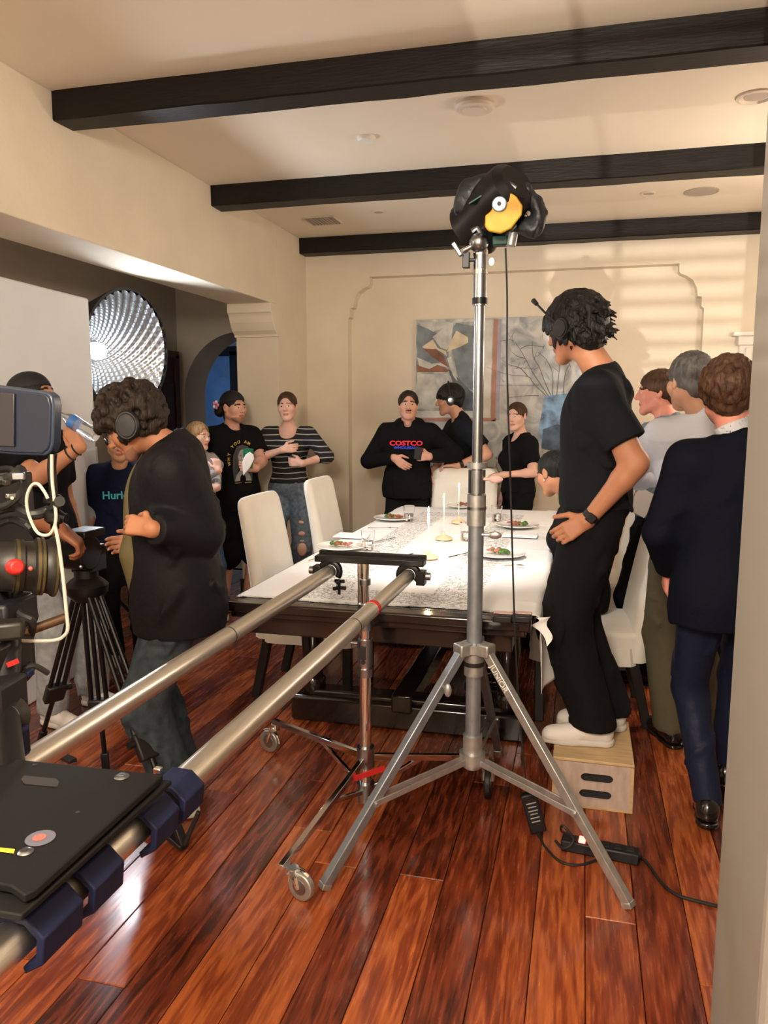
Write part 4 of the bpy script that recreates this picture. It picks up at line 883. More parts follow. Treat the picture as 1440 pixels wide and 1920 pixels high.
# a near stand for the pipe ends, below the frame
nsP = pR+dR*2.2; nsL = pL+dL*2.2
ns_ = thing('support_stand', 'black support stand under the near ends of the pipes', 'stand', ((nsP.x+nsL.x)/2, nsP.y, 0))
cc = Vector(((nsP.x+nsL.x)/2, nsP.y, 0)); MB().box((cc.x, cc.y, zR-.05), (.42, .05, .04)).build('crossbar', 'black_metal', ns_, bevel=.003); MB().tube([(cc.x, cc.y, .3), (cc.x, cc.y, zR-.06)], .02, 14).build('column', 'black_metal', ns_)
for k in range(3): a = k*2.09+.6; MB().bar((cc.x, cc.y, .6), (cc.x+.3*math.cos(a), cc.y+.3*math.sin(a), .01), .025, .025).build('leg', 'black_metal', ns_)
# ------------------------------------------------------------------ cinema camera with lens and monitor
cr = thing('cinema_camera', 'dark cinema camera rig with a ringed lens at the left edge', 'camera', (-1.05, .90, zp))
yc = 1.12
lc0, lc1 = P(20, 1062, y=yc-.03), P(104, 1062, y=yc+.02); ld = (lc1-lc0).normalized()
pr = [(.030, -.03), (.042, -.02), (.043, .0), (.046, .004), (.046, .018), (.043, .021), (.044, .034), (.049, .037), (.049, .050), (.046, .053), (.048, .060), (.052, .064), (.052, (lc1-lc0).length), (.048, (lc1-lc0).length+.002), (.046, (lc1-lc0).length-.015), (0, (lc1-lc0).length-.02)]
MB().lathe(pr, lc0, ld, seg=48).build('lens_barrel', 'gear_dark', cr)
for h_, w_ in ((.006, .005), (.038, .005), (.046, .004), (.066, .004)): rr = np.interp(h_, [p[1] for p in pr[:13]], [p[0] for p in pr[:13]]); MB().lathe([(rr-.001, h_), (rr+.0012, h_), (rr+.0012, h_+w_), (rr-.001, h_+w_)], lc0, ld, seg=48).build('focus_ring', 'gold_ring', cr)
q = P(28, 1063, y=yc-.075); vd = (Vector((0, 0, CAM_H))-q).normalized(); MB().lathe([(0, .014), (.010, .014), (.0135, .008), (.0135, -.01), (0, -.01)], q, vd+Vector((.4, 0, 0)), seg=9).build('red_knob', 'tape_red', cr, bevel=.002)
ob = P(57, 1066, y=yc-.05); MB().sph(ob, .004, 8).build('orange_mark', 'sticker_red', cr)
R_ = np.random.default_rng(9)
def cb_(a, b, y, sz, nm='camera_body', m='black_plastic', rot=.15): return MB().box(P(a, b, y=y), sz, rotz(rot)).build(nm, m, cr, bevel=.006)
cb_(-25, 1035, 1.13, (.10, .14, .15)); cb_(-35, 930, 1.16, (.11, .16, .08), 'battery_plate', 'gear_dark'); cb_(8, 1150, 1.10, (.07, .10, .055), 'base_plate'); cb_(-15, 1235, 1.06, (.09, .12, .07), 'base_plate', 'gear_dark'); cb_(5, 1330, 1.0, (.045, .08, .10), 'fluid_head'); cb_(18, 1395, .98, (.045, .05, .05), 'knob_block', 'blue_bracket'); cb_(15, 1180, 1.04, (.05, .04, .03), 'cable_port', 'gear_dark', .6)
for a, b, r, y in ((22, 1475, .038, .86), (10, 1330, .036, 1.0)):
    q = P(a, b, y=y); MB().lathe([(0, .0), (r, 0), (r*1.02, .006), (r*.8, .012), (r*.55, .03), (0, .03)], q-Vector((0, 0, .015)), (0, 0, 1) if b > 1400 else (Vector((0, 0, CAM_H))-q).normalized(), seg=28).build('bowl_plate' if b > 1400 else 'drag_dial', 'gear_dark', cr)
MB().tube([P(-10, 1490, y=.85), P(20, 1485, y=.85), P(45, 1440+55, y=.86), P(74, 1506, y=.87)], [.010, .008, .007, .006], 10, smooth=4).build('lock_lever', 'black_metal', cr)
MB().tube([P(-20, 1210, y=1.06), P(122, 1158, y=1.16)], .0085, 14).build('support_rod', 'rod_bronze', cr); MB().tube([P(-20, 1180, y=1.13), P(70, 1150, y=1.2)], .0075, 14).build('support_rod', 'rod_bronze', cr)
for pts, r in (([(-20, 885), (20, 880), (45, 905), (30, 935), (5, 950), (-20, 940)], .006), ([(-20, 960), (25, 950), (60, 965), (95, 955), (112, 940)], .009), ([(10, 1240), (40, 1235), (60, 1255), (40, 1280), (10, 1285)], .005), ([(0, 1290), (30, 1265), (60, 1248), (90, 1262)], .005), ([(-10, 905), (25, 895), (40, 880)], .010), ([(-20, 990), (20, 975), (50, 985), (65, 1000)], .007), ([(20, 1110), (35, 1150), (60, 1165), (58, 1190)], .007)):
    MB().tube([P(a, b, y=1.10+.02*math.sin(a)) for a, b in pts], r, 8, smooth=5).build('rig_cable', 'cable', cr)
for a, b, sz in ((35, 893, .012), (12, 905, .010), (6, 1300, .012), (35, 1385, .012), (55, 1262, .010), (20, 930, .009)): MB().box(P(a, b, y=1.07), (sz*1.6, sz, sz), rotz(a)).build('connector', ['gear_dark', 'blue_bracket', 'satin'][a % 3], cr, bevel=.002)
MB().box(P(24, 1243, y=1.03), (.016, .01, .008), Matrix.Rotation(-.4, 3, 'Y')).build('red_tag', 'tape_red', cr); MB().sph(P(23, 934, y=1.06), .003, 8).build('brass_screw', 'candle_base', cr)
for k in range(5): q = P(14-k*3, 1440+k*8, y=.9); MB().cyl(q, q+Vector((.012, 0, 0)), .01, 12).build('side_knob', 'black_metal', cr)
MB().tube([P(15, 1468, y=.88), P(5, 1330, y=1.0), P(8, 1180, y=1.08), P(-25, 1050, y=1.13)], .026, 16, smooth=4).build('support_neck', 'black_metal', cr)
# monitor
mo = thing('monitor', 'rounded blue-grey camera monitor seen from behind at the left edge', 'monitor', P(30, 860, y=1.10))
q = [P(a, b, y=1.10) for a, b in ((-60, 716), (0, 723), (88, 735), (97, 742), (101, 760), (99, 832), (95, 846), (84, 855), (30, 853), (-60, 845))]
slab([Vector((p.x, p.y+.018, p.z)) for p in q], 0, 'x', 'screen_back', mo) if False else None
def vslab(q, th, nm, m, off=0.0):
    n = len(q); v = [Vector((p.x, p.y-off, p.z)) for p in q]+[Vector((p.x, p.y-off+th, p.z)) for p in q]
    return MB().add(v, [tuple(range(n)), tuple(range(n, 2*n))[::-1]]+[((i+1) % n, i, n+i, n+(i+1) % n) for i in range(n)]).build(nm, m, mo, bevel=.003)
vslab(q, .022, 'housing', 'screen_rim')
ci = sum(q, Vector())/len(q); q2 = [ci+(p-ci)*.93 for p in q]; vslab(q2, .004, 'rear_panel', 'screen_back', .003)
vslab([P(a, b, y=1.095) for a, b in ((-60, 732), (28, 738), (28, 838), (-60, 834))], .003, 'left_panel', 'screen_back2', .002)
MB().tube([P(99, 850, y=1.11), P(97, 880, y=1.11), P(101, 935, y=1.11), P(103, 990, y=1.12)], .0075, 10, smooth=4).build('mount_arm', 'black_metal', mo)
for a, b in ((101, 938), (103, 972), (100, 965)): MB().sph(P(a, b, y=1.11), .014, 10, sc=(1.4, 1, .8)).build('arm_joint', 'black_metal', mo)
MB().cyl(P(84, 960, y=1.11), P(125, 972, y=1.11), .008, 10).build('arm_lever', 'black_metal', mo)
wc = [(97, 852), (98, 900), (103, 945), (105, 970), (101, 990), (90, 1003), (70, 998), (54, 965), (50, 935), (58, 912), (70, 907), (82, 920), (90, 935)]
tag(MB().tube([P(a, b, y=1.085) for a, b in wc], .0027, 8, smooth=6).tube([P(a, b, y=1.085) for a, b in ((103, 985), (110, 1020), (118, 1080), (124, 1140), (127, 1178), (120, 1192), (104, 1200), (60, 1202), (20, 1199), (-20, 1190))], .0030, 8, smooth=6).build('looped_cable', 'cable_white', None), 'white cable looped beside the monitor and running down the rig', 'cable')
# ------------------------------------------------------------------ black tripod behind
tO = Vector((-1.84, 2.52, 0)); tp = thing('tripod', 'black twin-tube tripod with fluid head and floor spreader', 'tripod', tO)
ap = Vector((-1.81, 2.50, .86))
MB().lathe([(.05, -.06), (.075, -.03), (.08, 0), (.06, .02), (.045, .03), (.045, .06)], ap, seg=24).build('bowl', 'black_metal', tp)
hd = MB().cyl(ap+Vector((-.05, -.03, .13)), ap+Vector((.05, -.03, .13)), .065, 28).box(ap+Vector((0, .02, .10)), (.09, .10, .10)).box(ap+Vector((0, 0, .20)), (.10, .13, .03)); hd.build('fluid_head', 'black_metal', tp, bevel=.006)
MB().cyl(ap+Vector((-.07, -.04, .14)), ap+Vector((-.05, -.04, .14)), .045, 20).build('side_plate', 'black_metal', tp); MB().tube([ap+Vector((.02, .06, .12)), ap+Vector((.12, .16, .16)), ap+Vector((.18, .2, .2))], .010, 10).build('pan_handle', 'black_metal', tp)
MB().sph(ap+Vector((.045, -.09, .09)), .008, 8).build('drag_knob', 'satin', tp)
for i, ft in enumerate((P(75, 1395, z=.03), P(200, 1450, z=.03), P(345, 1585, z=.03))):
    d = (ft-ap).normalized(); s_ = d.cross(Vector((0, 0, 1))).normalized(); t0 = ap+Vector((d.x, d.y, 0))*.08-Vector((0, 0, .02)); t1 = ap.lerp(ft, .62)
    lg = MB()
    for q in (-1, 1): lg.tube([t0+s_*q*.022, t1+s_*q*.030], .010, 10)
    lg.tube([t0+s_*0-Vector((0, 0, .0)), t1], .009, 10); lo = lg.build('leg', 'black_metal', tp)
    MB().bar(t1-d*.03, t1+d*.07, .085, .035).build('leg_clamp', 'black_plastic', lo, bevel=.008)
    MB().cyl(t1+s_*.04, t1+s_*.065, .014, 12).build('clamp_knob', 'black_plastic', lo)
    MB().tube([t1, ft], .0105, 10).build('lower_tube', 'black_metal', lo); MB().bar(ft+d*-.10, ft, .030, .022).build('foot', 'black_plastic', lo, bevel=.004)
    cen = Vector((tO.x, tO.y, .10)); MB().bar(Vector((ft.x, ft.y, .022)), cen.lerp(Vector((ft.x, ft.y, .02)), .35), .035, .018).build('spreader_arm', 'black_plastic', tp, bevel=.004)
    if i == 2:
        MB().bar(Vector((ft.x, ft.y, .03)), Vector((ft.x+.05, ft.y+.02, .15)), .020, .016).build('foot_hook', 'black_plastic', lo, bevel=.004)
# ------------------------------------------------------------------ people
def skinmat(n, c): 
    mm('skin_'+n, c, .55, noise=.06, nscale=25, sss=.06); mm('lip_'+n, (c[0]*.72, c[1]*.42, c[2]*.42), .45)
skinmat('light', (.62, .33, .24)); skinmat('fair', (.70, .42, .33)); skinmat('tan', (.45, .20, .11)); skinmat('olive', (.50, .26, .16)); skinmat('brown', (.22, .085, .045)); skinmat('pink', (.72, .30, .23))
def hairm(n, c): mm('hair_'+n, c, .5, spec=.3, noise=.45, nscale=60, stretch=(1, 1, .25), bump=.6, bscale=150)
hairm('black', (.010, .009, .009)); hairm('dark', (.022, .014, .010)); hairm('brown', (.060, .028, .014)); hairm('curl', (.075, .036, .020)); hairm('grey', (.10, .09, .085)); hairm('blonde', (.34, .21, .11))
mm('eye_white', (.75, .72, .70), .2); mm('iris', (.03, .02, .015), .15)
def cl(n, c, r=.9, **k): mm('cloth_'+n, c, r, spec=.15, bump=.55, bscale=20, **k)
cl('black', (.0055, .0055, .0065)); cl('charcoal', (.010, .012, .016)); cl('blacktrouser', (.0075, .007, .0075)); cl('navy', (.0035, .005, .012), .8); cl('navytrouser', (.012, .017, .042), .5); cl('navytee', (.007, .009, .028)); cl('white', (.62, .64, .72)); cl('bluegrey', (.20, .26, .32)); cl('jeans', (.13, .17, .22), noise=.35, nscale=40); cl('darkjeans', (.045, .065, .085), noise=.3, nscale=30); cl('lightjeans', (.30, .31, .33), noise=.2, nscale=30); cl('blue_jeans', (.07, .12, .22), noise=.3, nscale=30); cl('grey', (.34, .33, .34)); cl('jacket', (.010, .010, .013), .6); cl('olive', (.14, .12, .06)); cl('plum', (.045, .032, .035)); cl('khaki', (.10, .085, .055))
mm('lace_grey', (.35, .34, .33), .8); mm('shoe_white', (.72, .68, .66), .6); mm('sole_white', (.55, .52, .49), .7); mm('shoe_cream', (.60, .50, .36), .6); mm('shoe_black', (.010, .009, .009), .18, coat=.5); mm('earring', (.9, .85, .8), .1, metal=1); mm('print_gold', (.55, .38, .08), .6); mm('print_grey', (.32, .32, .32), .6); mm('print_dark', (.05, .05, .05), .6); mm('print_teal', (.05, .42, .50), .6); mm('print_green', (.25, .62, .35), .6); mm('print_red', (.80, .02, .05), .6); mm('print_blue', (.02, .06, .62), .6); mm('cup_green', (.01, .16, .08), .5); mm('pink_flower', (.75, .25, .40), .6); mm('bottle_plastic', (.95, .97, 1), .05, trans=.9, ior=1.2, alpha=.9); mm('bottle_label', (.05, .16, .45), .4)
def sweater():
    m = mat('cloth_striped', (.012, .012, .014), .9); nt = m.node_tree; N = nt.nodes.new; L = nt.links.new; b = nt.nodes['Principled BSDF']
    tc = N('ShaderNodeTexCoord'); sp = N('ShaderNodeSeparateXYZ'); L(tc.outputs['Object'], sp.inputs[0]); n = N('ShaderNodeTexNoise'); n.inputs['Scale'].default_value = 5; L(tc.outputs['Object'], n.inputs['Vector'])
    a = N('ShaderNodeMath'); a.operation = 'MULTIPLY_ADD'; a.inputs[1].default_value = .03; L(n.outputs[0], a.inputs[0]); L(sp.outputs[2], a.inputs[2])
    f = N('ShaderNodeMath'); f.operation = 'MULTIPLY'; f.inputs[1].default_value = 24; L(a.outputs[0], f.inputs[0]); g = N('ShaderNodeMath'); g.operation = 'FRACT'; L(f.outputs[0], g.inputs[0])
    l = N('ShaderNodeMath'); l.operation = 'LESS_THAN'; l.inputs[1].default_value = .17; L(g.outputs[0], l.inputs[0])
    mx = N('ShaderNodeMix'); mx.data_type = 'RGBA'; mx.inputs[6].default_value = (.012, .012, .014, 1); mx.inputs[7].default_value = (.40, .39, .37, 1); L(l.outputs[0], mx.inputs[0]); L(mx.outputs[2], b.inputs['Base Color']); return m
M['cloth_striped'] = sweater()
def nv(v): v = np.array(v, float); return v/(np.linalg.norm(v)+1e-9)
def bend(a, b, l1, l2, pole):   # two-bone joint position
    d = b-a; D = np.linalg.norm(d); D = min(D, (l1+l2)*.999); n = nv(d); x = (l1*l1-l2*l2+D*D)/(2*D); h = math.sqrt(max(l1*l1-x*x, 0)); p = np.array(pole, float); p = nv(p-n*(p@n)); return a+n*x+p*h, a+n*D
def headR(yaw, pitch=0, roll=0):
    y = math.radians(yaw); f = np.array([math.cos(y)*math.cos(math.radians(pitch)), math.sin(y)*math.cos(math.radians(pitch)), -math.sin(math.radians(pitch))])
    r = np.array([math.sin(y), -math.cos(y), 0]); u = np.cross(r, f); a = math.radians(roll); r, u = r*math.cos(a)+u*math.sin(a), u*math.cos(a)-r*math.sin(a)
    return np.stack([r, f, u], 1)
def head_blob(b, c, R, s, neck, fem, stub=False, wide=1.0):
    T = lambda x, y, z: c+R@(np.array([x*wide, y, z])*s); e = lambda p, r, k=.02, op='u', q=None: b.ell(T(*p), np.array(r)*s*np.array([wide, 1, 1]), R, k*s, op)
    e((0, -.014, .030), (.073, .094, .082), 0); e((0, .028, -.028), (.058, .064, .076), .03); jw = .050 if fem else .056
    for q in (-1, 1):
        b.cap(T(q*jw, .002, -.050), T(q*.020, .068, -.094), .019*s, .016*s, .03*s); b.sph(T(q*.042, .055, -.018), .026*s, .03*s)
    b.sph(T(0, .072, -.096), .017*s, .025*s)
    b.cap(T(-.032, .078, .026), T(.032, .078, .026), .011*s, .011*s, .02*s)
    for q in (-1, 1): b.sph(T(q*.030, .104, .006), .017*s, .014*s, 's')
    b.cap(T(0, .088, .014), T(0, .108, -.020), .0075*s, .0105*s, .012*s); b.sph(T(0, .107, -.025), .0105*s, .006*s)
    for q in (-1, 1): b.sph(T(q*.0115, .096, -.027), .008*s, .006*s)
    b.cap(T(-.017, .088, -.0535), T(.017, .088, -.0535), .0062*s, .0062*s, .006*s); b.cap(T(-.014, .087, -.063), T(.014, .087, -.063), .007*s, .007*s, .005*s)
    for q in (-1, 1):
        b.cap(T(q*.020, .084, .012), T(q*.040, .078, .012), .005*s, .004*s, .005*s); b.cap(T(q*.020, .084, -.003), T(q*.040, .078, -.002), .0045*s, .0035*s, .006*s)
        b.ell(T(q*.076, -.006, .000), np.array([.010, .019, .031])*s, R, .008*s); b.ell(T(q*.086, .000, .004), np.array([.008, .010, .018])*s, R, .006*s, 's')
    nr = .045 if fem else .053
    b.cap(T(0, -.022, -.055), neck, nr*s, (nr+.006)*s, .03*s)
    return T
def hand_blob(b, w, d, n, thumb, s=1.0, curl=(25, 30, 20), spread=.10, tc=0.3):
    """w wrist, d finger direction, n palm normal, thumb=+1/-1 side of cross(d,n)"""
    d = nv(d); n = nv(n-d*(np.dot(n, d))); sd = np.cross(d, n)*thumb
    for x in (-.027, -.009, .009, .027): b.cap(w+sd*x*.55*s+d*.005*s, w+sd*x*s+d*(.088-.006*abs(x)/.027)*s, .0135*s, .0115*s, .012*s)
    for i, (x, L) in enumerate(((.028, .072), (.0095, .080), (-.0095, .074), (-.028, .058))):
        p = w+sd*x*s+d*.088*s; a = 0; r = .0090-.0006*(i == 3); dd = nv(d+sd*x*spread*10*.3)
        for j, (fl, cu) in enumerate(zip((.46, .30, .24), curl)):
            a += math.radians(cu*(1+.12*(i-1))); v = dd*math.cos(a)+n*math.sin(a); q = p+v*L*fl*s; b.cap(p, q, r*s, (r-.0009)*s, .004*s); p = q; r -= .0009
    p = w+sd*.022*s+d*.018*s; v = nv(d*.75+sd*.75+n*.25); q = p+v*.042*s; b.cap(w+sd*.012*s+d*.01*s, q, .014*s, .0115*s, .012*s); v2 = nv(d*.9+sd*(.45-tc)+n*(.1+tc)); q2 = q+v2*.032*s; b.cap(q, q2, .0105*s, .0095*s, .004*s); b.cap(q2, q2+nv(v2+n*tc*.5)*.024*s, .0095*s, .008*s, .004*s)
PEOPLE = {}
def person(key, label, base, face, S=1.72, z0=0.0, fem=False, lean=(0, 0), head=(0, 0, 0), headoff=(0, 0, 0), arms=(None, None), legs=(None, None), bulk=1.0, skin='light',
           top='black', topkind='tee', bottom='blacktrouser', bkind='loose', shoes='shoe_white', hair='black', hstyle='short', neckline=.0, hem=None, fine=False, brow=True, wide=1.0, shw=1.0, stub=None, seat=False, seed=1, midriff=None, belly=0, topfold=1.0, shoekind='sneaker', arml=1.0, stance=.105):
    k = S/1.75; a = math.radians(face); F = np.array([math.cos(a), math.sin(a), 0]); Rt = np.array([math.sin(a), -math.cos(a), 0]); U = np.array([0, 0, 1.]); B = np.array([base[0], base[1], z0])
    t = thing('person', label, 'person', tuple(B)); W = lambda r, f, u: B+Rt*r*k+F*f*k+U*u*k
    lx, ly = lean; Lw = lambda r, f, u: W(r+lx*max(0, (u-.92))/.5, f+ly*max(0, (u-.92))/.5, u-((lx*lx+ly*ly)**.5*max(0, u-.92)*.35))
    sw = (.155 if fem else .178)*shw; hipx = .088
    hips = [W(-hipx, 0, .90), W(hipx, 0, .90)]
    sh = [Lw(-sw, -.01, 1.405), Lw(sw, -.01, 1.405)]
    nb = Lw(0, -.015, 1.475); hc_ = Lw(0, .03, 1.625)+Rt*headoff[0]+F*headoff[1]+U*headoff[2]; hs = k*(.97 if fem else 1.0)*1.02
    # legs
    LG = []
    for i in (0, 1):
        q = -1 if i == 0 else 1; sp = legs[i] or {}; an = np.array(sp['a'], float) if 'a' in sp else W(q*stance, -.02, .085); pole = F*1.0+Rt*q*.15 if 'pole' not in sp else np.array(sp['pole'], float)
        kn, an = bend(hips[i], an, .43*k, .42*k, pole); td = nv(sp['toe']) if 'toe' in sp else nv(F+Rt*q*.2); LG.append((hips[i], kn, an, td))
    AR = []
    for i in (0, 1):
        q = -1 if i == 0 else 1; sp = arms[i] or {}; wr = np.array(sp['w'], float) if 'w' in sp else Lw(q*.235, .04, .90); pole = np.array(sp['pole'], float) if 'pole' in sp else (-F+Rt*q*.4)
        el, wr = bend(sh[i], wr, .285*k*arml, .255*k*arml, pole); hd = nv(sp['d']) if 'd' in sp else nv(wr-el); hn = nv(sp['n']) if 'n' in sp else nv(-Rt*q); AR.append((sh[i], el, wr, hd, hn, sp.get('curl', (22, 28, 18)), sp.get('tc', .3)))
    bk = bulk*k
    def torso(b, g=0.0, legs_=False, z1=None):
        sx = 1.0 if not fem else .90
        b.ell(W(0, -.005, .96), (np.array([.165*(1.02 if fem else 1), .115, .12])*bk+g), np.stack([Rt, F, U], 1), 0)
        b.ell(Lw(0, .0+belly*.5, 1.10), (np.array([.145*sx*(.92 if fem else 1), .105+belly, .14])*bk+g), np.stack([Rt, F, U], 1), .08)
        b.ell(Lw(0, .0, 1.28), (np.array([.165*sx, .112, .16])*bk+g), np.stack([Rt, F, U], 1), .08)
        if fem:
            for q in (-1, 1): b.sph(Lw(q*.068, .085, 1.26), .052*bk+g, .04)
        for q in (-1, 1): b.cap(Lw(q*.03, -.025, 1.425), Lw(q*sw*.86, -.015, 1.385), .050*bk+g, .052*bk+g, .05)
        b.cap(Lw(0, -.02, 1.38), nb-U*.01, .075*k+g, .050*k+g, .05)
    # ---- body (skin): torso and legs coarse, head and arms fine, one mesh
    core = Blob(); torso(core, -.012)
    for hp, kn, an, td in LG: core.cap(hp, kn, .078*bk, .052*bk, .04); core.cap(kn, an, .050*bk, .036*bk, .03); core.cap(an-U*.035*k, an+td*.12*k-U*.055*k, .034*k, .026*k, .02)
    hb = Blob(); R = headR(*head); T = head_blob(hb, hc_, R, hs, nb+U*.0, fem, wide=wide); hb.cap(nb-U*.03, Lw(0, -.01, 1.40), .058*k, .08*k, .03); hb.cap(Lw(-.06, .0, 1.425), Lw(.06, .0, 1.425), .032*k, .032*k, .04)
    vx = .0040 if fine else .0050
    VF = [core.mesh(.018), hb.mesh(vx)]
    for i, (s0, el, wr, hd, hn, cu, tcc) in enumerate(AR):
        ab = Blob(); am = (.86 if fem else 1)*bk; ab.cap(s0, el, .046*am, .037*am, .02); ab.cap(s0.copy()*.55+el*.45, el*.9+wr*.1, .046*am, .040*am, .02); f1 = el*.72+wr*.28; ab.cap(el, f1, .038*am, .040*am, .02); ab.cap(f1, wr, .040*am, .026*am, .02); ab.cap(wr, wr+hd*.012, .024*k, .022*k, .02)
        hand_blob(ab, wr, hd, hn, -1 if i == 0 else 1, k*(.93 if fem else 1.02), cu, tc=tcc); VF.append(ab.mesh(.0048 if fine else .0058))
    Ri = R.T
    def region(P_):
        L_ = (P_-hc_)@R/hs; x, y, z = L_[:, 0]/wide, L_[:, 1], L_[:, 2]; o = np.zeros(len(P_), int); ax = np.abs(x)
        zb_ = .0285-.25*(ax-.03)**1*(ax > .03)-.0*ax
        if brow: o[(y > .06) & (ax > .012) & (ax < .050) & (np.abs(z-zb_) < (.0035 if fem else .0050))] = 2
        o[(y > .080) & (ax < .0235) & (z > -.0685+.0) & (z < -.0485) & (np.abs(z+.0585) < .0105*(1-(ax/.026)**2)+.002)] = 1
        if stub == 'moustache': o[(y > .085) & (ax < .024) & (z > -.0475) & (z < -.0385)] = 2
        if stub == 'beard': o[(y > .0) & (ax > .0) & (z < -.045-.0*y) & (z > -.115) & (o == 0) & (y > .035) & (np.abs(z+.0585) > .014)] = 3
        return o
    hm = 'hair_'+hair; mm_b = mat('stubble', (.27, .135, .09), .6) if stub == 'beard' else None
    body = mesh_obj('body', VF, ['skin_'+skin, 'lip_'+skin, hm]+([mm_b] if mm_b else []), t, mi=region)
    ey = MB(); 
    for q in (-1, 1):
        c = T(q*.030, .0745, .0045); fd = R[:, 1]; ey.lathe([(0, -.013), (.0095, -.0085), (.0127, 0), (.0118, .0050), (.0085, .0094), (.0055, .0115)], c, fd, 16, 0, cap=False); ey.lathe([(.0055, .0115), (.003, .0124), (0, .0128)], c, fd, 16, 1, cap=False)
    me_ = bpy.data.meshes.new('eyes'); ob = ey.build('eyes', ['eye_white', 'iris'], t, smooth=80)
    # ---- clothes
    f1_, f2_ = folds(seed*7+1, .022*topfold, .22, 3), folds(seed*7+4, .012*topfold, .10, 4); f3_, f4_ = folds(seed*7+2, .020, .20, 3, zs=.6), folds(seed*7+5, .010, .09, 4, zs=.9)
    fo = lambda q: np.maximum(f1_(q)+f2_(q), -.0035)
    fo2 = lambda q: np.maximum(f3_(q)+f4_(q), -.004)
    hemz = hem if hem is not None else .88
    g = {'tee': .020, 'fit': .012, 'hoodie': .034, 'jacket': .038, 'suit': .026, 'shirt': .020}[topkind]
    b = Blob(); SL = []
    def endbox(c, d, h_, w_):
        d = nv(d); a_ = nv(np.cross(d, (0.3, .2, 1.))); R_ = np.stack([d, a_, np.cross(d, a_)], 1); b.box(np.array(c)+d*h_, (h_, w_, w_), R_, .002, .006, 's')
    for i, (s0, el, wr, *_r) in enumerate(AR):
        am = (.86 if fem else 1)*bk; gs = g*.8
        if topkind in ('tee',):
            e2 = s0*.28+el*.72; b.cap(s0, e2, .052*am+gs, .056*am+gs+.004, .018); endbox(e2+nv(el-s0)*.008, el-s0, .07, .10)
        elif topkind == 'threequarter' or (topkind == 'fit' and neckline > .05 and top == 'striped'):
            b.cap(s0, el, .052*am+gs+.008, .048*am+gs+.012, .03); b.cap(el, el*.72+wr*.28, .046*am+gs, .046*am+gs, .02)
        else:
            b.cap(s0, el, .050*am+gs, .042*am+gs, .018); b.cap(el, wr*.97+el*.03, .042*am+gs, .029*am+gs*.9, .012); endbox(wr-nv(wr-el)*.004, wr-el, .04, .06)
    torso(b, g)
    if hemz < .93: b.cap(W(-.05, 0, hemz-.02), W(.05, 0, hemz-.02), .115*bk+g, .115*bk+g, .08); b.cap(W(-.05, 0, hemz+.1), W(.05, 0, hemz+.1), .115*bk+g, .115*bk+g, .08)
    b.cut(W(0, 0, hemz-.0), (0, 0, -1))
    if topkind == 'tee':
        pass
    nk = {'tee': .066, 'fit': .068, 'hoodie': .06, 'jacket': .062, 'suit': .060, 'shirt': .060}[topkind]
    ax_ = nv(T(0, -.02, -.07)-nb)
    b.cap(nb+ax_*(.03-neckline*.3)-F*.0, nb+ax_*.2, (nk-.004+neckline*.3)*k, (nk+.05)*k, .012, 's'); b.sph(nb+F*(.045+neckline*.35)*k-U*(.0+neckline*.5)*k, (.050+neckline*.25)*k, .015, 's')
    if topkind == 'hoodie':
        b.cap(Lw(-.075, -.085, 1.47), Lw(.075, -.085, 1.47), .055*k, .055*k, .04); b.cap(Lw(-.075, -.085, 1.47), Lw(-.06, .05, 1.47), .04*k, .028*k, .03); b.cap(Lw(.075, -.085, 1.47), Lw(.06, .05, 1.47), .04*k, .028*k, .03); b.cap(Lw(-.10, .125, 1.02), Lw(.10, .125, 1.02), .045*k, .045*k, .02)
    if topkind == 'jacket': b.cap(Lw(-.08, -.08, 1.46), Lw(.08, -.08, 1.46), .05*k, .05*k, .04); b.cap(Lw(.08, -.08, 1.46), Lw(.085, .06, 1.42), .035*k, .028*k, .03); b.cap(Lw(-.08, -.08, 1.46), Lw(-.085, .06, 1.42), .035*k, .028*k, .03)
    if topkind in ('suit', 'shirt'): b.cap(nb-F*.045*k+U*.012, nb+F*.02*k+U*.0, .040*k, .035*k, .02); b.cap(nb+ax_*.02-F*.005, nb+ax_*.2, nk*.93*k, (nk+.04)*k, .008, 's')
    nm_ = {'tee': 't_shirt', 'fit': 'sweater', 'hoodie': 'hoodie', 'jacket': 'jacket', 'suit': 'suit_jacket', 'shirt': 'shirt'}[topkind]
    mesh_obj(nm_, b.mesh(.0068 if fine else .0088, fo, .014), 'cloth_'+top, t)
    if topkind == 'suit':
        c = Blob(); c.cap(nb+ax_*.0, nb+ax_*.07, .061*k, .063*k, 0); c.cap(nb+ax_*.0, nb+ax_*.12, .0555*k, .0575*k, .002, 's'); c.cut(nb+ax_*.066, ax_); mesh_obj('shirt_collar', c.mesh(.005), 'cloth_white', t)
    p = Blob(); rr = {'loose': (.105, .083, .080), 'slim': (.092, .066, .056), 'wide': (.110, .096, .084), 'shorts': (.112, .10, .09), 'none': (.09, .06, .05)}[bkind]
    p.ell(W(0, -.005, .97), np.array([.168, .122, .10])*bk+.012, np.stack([Rt, F, U], 1), 0)
    for hp, kn, an, td in LG:
        p.cap(hp-U*.02, kn, rr[0]*bk, rr[1]*bk, .03)
        if bkind != 'shorts': p.cap(kn, an+U*.0, rr[1]*bk, rr[2]*bk, .03); 
        else: p.cap(kn, kn+nv(an-kn)*.03, rr[1]*bk, rr[1]*bk, .02)
    if bkind != 'shorts' and not seat:
        lo_ = min(LG[0][2][2], LG[1][2][2]); p.cut(np.array([0, 0, lo_-.018*k]), (0, 0, -1))
    p.cut(W(0, 0, 1.045), (0, 0, 1))
    mesh_obj('shorts' if bkind == 'shorts' else 'trousers', p.mesh(.008 if fine else .011, fo2, .014), 'cloth_'+bottom, t)
